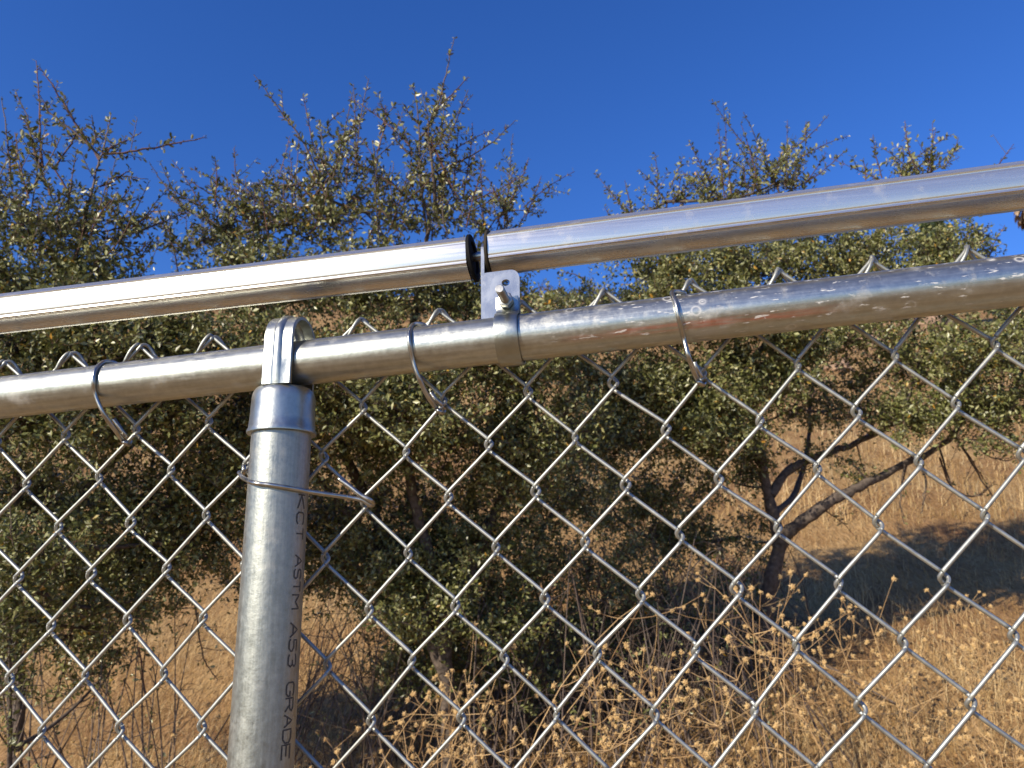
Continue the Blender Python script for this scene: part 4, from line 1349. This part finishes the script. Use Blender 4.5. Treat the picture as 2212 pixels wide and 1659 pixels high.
WG = 'dead weeds with round seed heads'
for (xa, xb, ya, yb, da, db, n, lab) in [
        (960, 1480, 1420, 1640, 1.8, 2.8, 28, 'dead brown weed under the middle shrub'),
        (1330, 1760, 1250, 1520, 1.9, 3.0, 26, 'pale dead weed before the grey forked trunk'),
        (1760, 2212, 1330, 1600, 2.0, 3.2, 15, 'dead branching weed at the lower right'),
        (1690, 2180, 1210, 1440, 2.3, 3.2, 9, 'tall dead weed in the shade right of the grey trunk'),
        (640, 960, 1480, 1650, 2.1, 3.0, 12, 'short dead weed just right of the post'),
        (0, 480, 1540, 1680, 2.0, 2.6, 7, 'short dead weed at the lower left')]:
    for k in range(n):
        wx, wy, wd = rng.uniform(xa, xb), rng.uniform(ya, yb), rng.uniform(da, db)
        side = ('left', 'middle', 'right')[min(2, int(3 * (wx - xa) / (xb - xa)))]
        rank = 'higher' if wy < 0.5 * (ya + yb) else 'lower'
        weed(wx, wy, wd, 0, rng.integers(4, 11), '%s, %s %s of its clump' % (lab, rank, side), WG)

# ------------------------------------------------------------------ hillside brush, rocks, far trees
pl = Plant()
g = np.random.default_rng(77)
for k in range(260):
    y = g.uniform(16, 62); x = g.uniform(-1.1, 0.75) * y
    z = float(ground_z(x, y)); r = g.uniform(0.35, 1.0)
    tn = g.random()
    for q in range(80):
        d = g.normal(size=3); d /= np.linalg.norm(d); d[2] = abs(d[2])
        p = np.array([x, y, z]) + d * r * g.uniform(0.5, 1.0) * np.array([1.2, 1.2, 0.9])
        pl.leaf(p, g.normal(size=3), g.normal(size=3) + np.array([0, 0, .5]), g.uniform(0.10, 0.24), float(np.clip(tn + g.normal(0, 0.2), 0, 1)))
o = build_leaves('hillside_brush', pl, M['brush'], np.zeros(3))
tag(o, 'low brown brush scattered over the far hillside', 'brush', kind='stuff')


def rock(px, py, dep, r, label, seed):
    g = np.random.default_rng(seed)
    c = at_depth(px, py, dep)
    # slide along the ray until the ray meets the ground
    rr_ = ray(px, py)
    for s in np.linspace(2.5, 60, 1200):
        q = CAM + rr_ * s
        if q[2] <= float(ground_z(q[0], q[1])) + 0.02:
            c = q; r = r * s / 10.0
            break
    V, F = [], []
    nu, nv = 14, 9
    off = g.uniform(0, 6, 9)
    for a in range(nv + 1):
        ph = -math.pi / 2 + math.pi * a / nv
        for b in range(nu):
            th = 2 * math.pi * b / nu
            d = np.array([math.cos(ph) * math.cos(th), math.cos(ph) * math.sin(th), math.sin(ph)])
            f = 1 + 0.18 * math.sin(3 * d[0] + off[0]) + 0.16 * math.sin(4 * d[1] + off[1]) + 0.14 * math.sin(5 * d[2] + off[2] + 2 * d[0])
            for m_ in range(4):
                nn = np.array([math.sin(off[m_] * 3), math.cos(off[m_] * 5), math.sin(off[m_ + 2] * 7)]); nn /= np.linalg.norm(nn)
                f = min(f, 0.80 / max(1e-3, d @ nn) if d @ nn > 0 else 9)
            V.append(c + d * f * r * np.array([1.25, 1.0, 0.8]))
    for a in range(nv):
        for b in range(nu):
            F.append([a * nu + b, a * nu + (b + 1) % nu, (a + 1) * nu + (b + 1) % nu, (a + 1) * nu + b])
    V = np.array(V)
    o = link('rock', mesh_np('rock', V - c, F, M['rock'], False))
    o.location = c
    tag(o, label, 'rock', 'rocks on the slope')


rock(1963, 712, 8, 0.34, 'reddish rock just under the rail near the right edge', 5)
rock(1885, 752, 8, 0.25, 'small tan rock on the slope below the reddish rock', 6)
rock(1812, 800, 8, 0.18, 'smallest tan rock between the limbs of the right shrub', 8)


def pine(px, py, dep, h, label):
    top = at_depth(px, py, dep)
    base = np.array([top[0], top[1], float(ground_z(top[0], top[1]))])
    H = top[2] - base[2]
    root = empty('pine_tree', base, label, 'tree')
    build_tubes('trunk', [(np.array([base, base + [0.05, 0, H * 0.5], top]), np.array([0.16, 0.10, 0.02]), 0)], M['bark'], base, root, 8)
    pl = Plant()
    g = np.random.default_rng(5)
    for k in range(260):
        t = g.uniform(0.18, 1.0)
        R = (1.05 - t) * H * 0.36 + 0.15
        a = g.uniform(0, 6.28)
        p0 = base + np.array([0, 0, H * t])
        e = p0 + np.array([math.cos(a), math.sin(a), g.uniform(-0.1, 0.4)]) * R * g.uniform(0.6, 1)
        for q in range(34):
            f = g.uniform(0.3, 1)
            pl.leaf(p0 + (e - p0) * f + g.normal(0, 0.06, 3), g.normal(size=3), g.normal(size=3), g.uniform(0.14, 0.24), g.random())
    build_leaves('crown', pl, M['needle'], base, root)


pine(2015, 478, 24.0, 5, 'dark green pine far up the slope, seen between rail and roller at the right')


def palm(px, py, dep, label):
    c = at_depth(px, py, dep)
    base = np.array([c[0], c[1], float(ground_z(c[0], c[1]))])
    root = empty('palm_tree', base, label, 'tree')
    build_tubes('trunk', [(np.array([base, 0.5 * (base + c) + [0.04, 0, 0], c]), np.array([0.22, 0.18, 0.17]), 0)], M['bark'], base, root, 10)
    pl = Plant(); pg = Plant()
    g = np.random.default_rng(9)
    for k in range(900):
        a = g.uniform(0, 6.28); t = g.uniform(0, 1)
        R = 0.30 + 0.55 * (1 - t) * g.uniform(0.5, 1)
        p = c + np.array([math.cos(a) * R, math.sin(a) * R, -0.1 - 1.1 * t])
        pl.leaf(p, np.array([math.cos(a) * 0.35, math.sin(a) * 0.35, -1]) + g.normal(0, 0.15, 3), np.array([math.cos(a), math.sin(a), 0.2]), g.uniform(0.25, 0.6), g.random())
    for k in range(300):
        a = g.uniform(0, 6.28); u = g.uniform(0.15, 1.0)
        d = np.array([math.cos(a), math.sin(a), u * 0.9])
        p = c + d * g.uniform(0.2, 0.55) + np.array([0, 0, 0.05])
        pg.leaf(p, d + g.normal(0, 0.2, 3), g.normal(size=3), g.uniform(0.25, 0.45), g.random())
    build_leaves('dead_skirt', pl, M['frond'], base, root)
    build_leaves('crown', pg, M['greenfrond'], base, root)


palm(2262, 418, 24.0, 'palm with a skirt of dead fronds, cut off by the right edge')
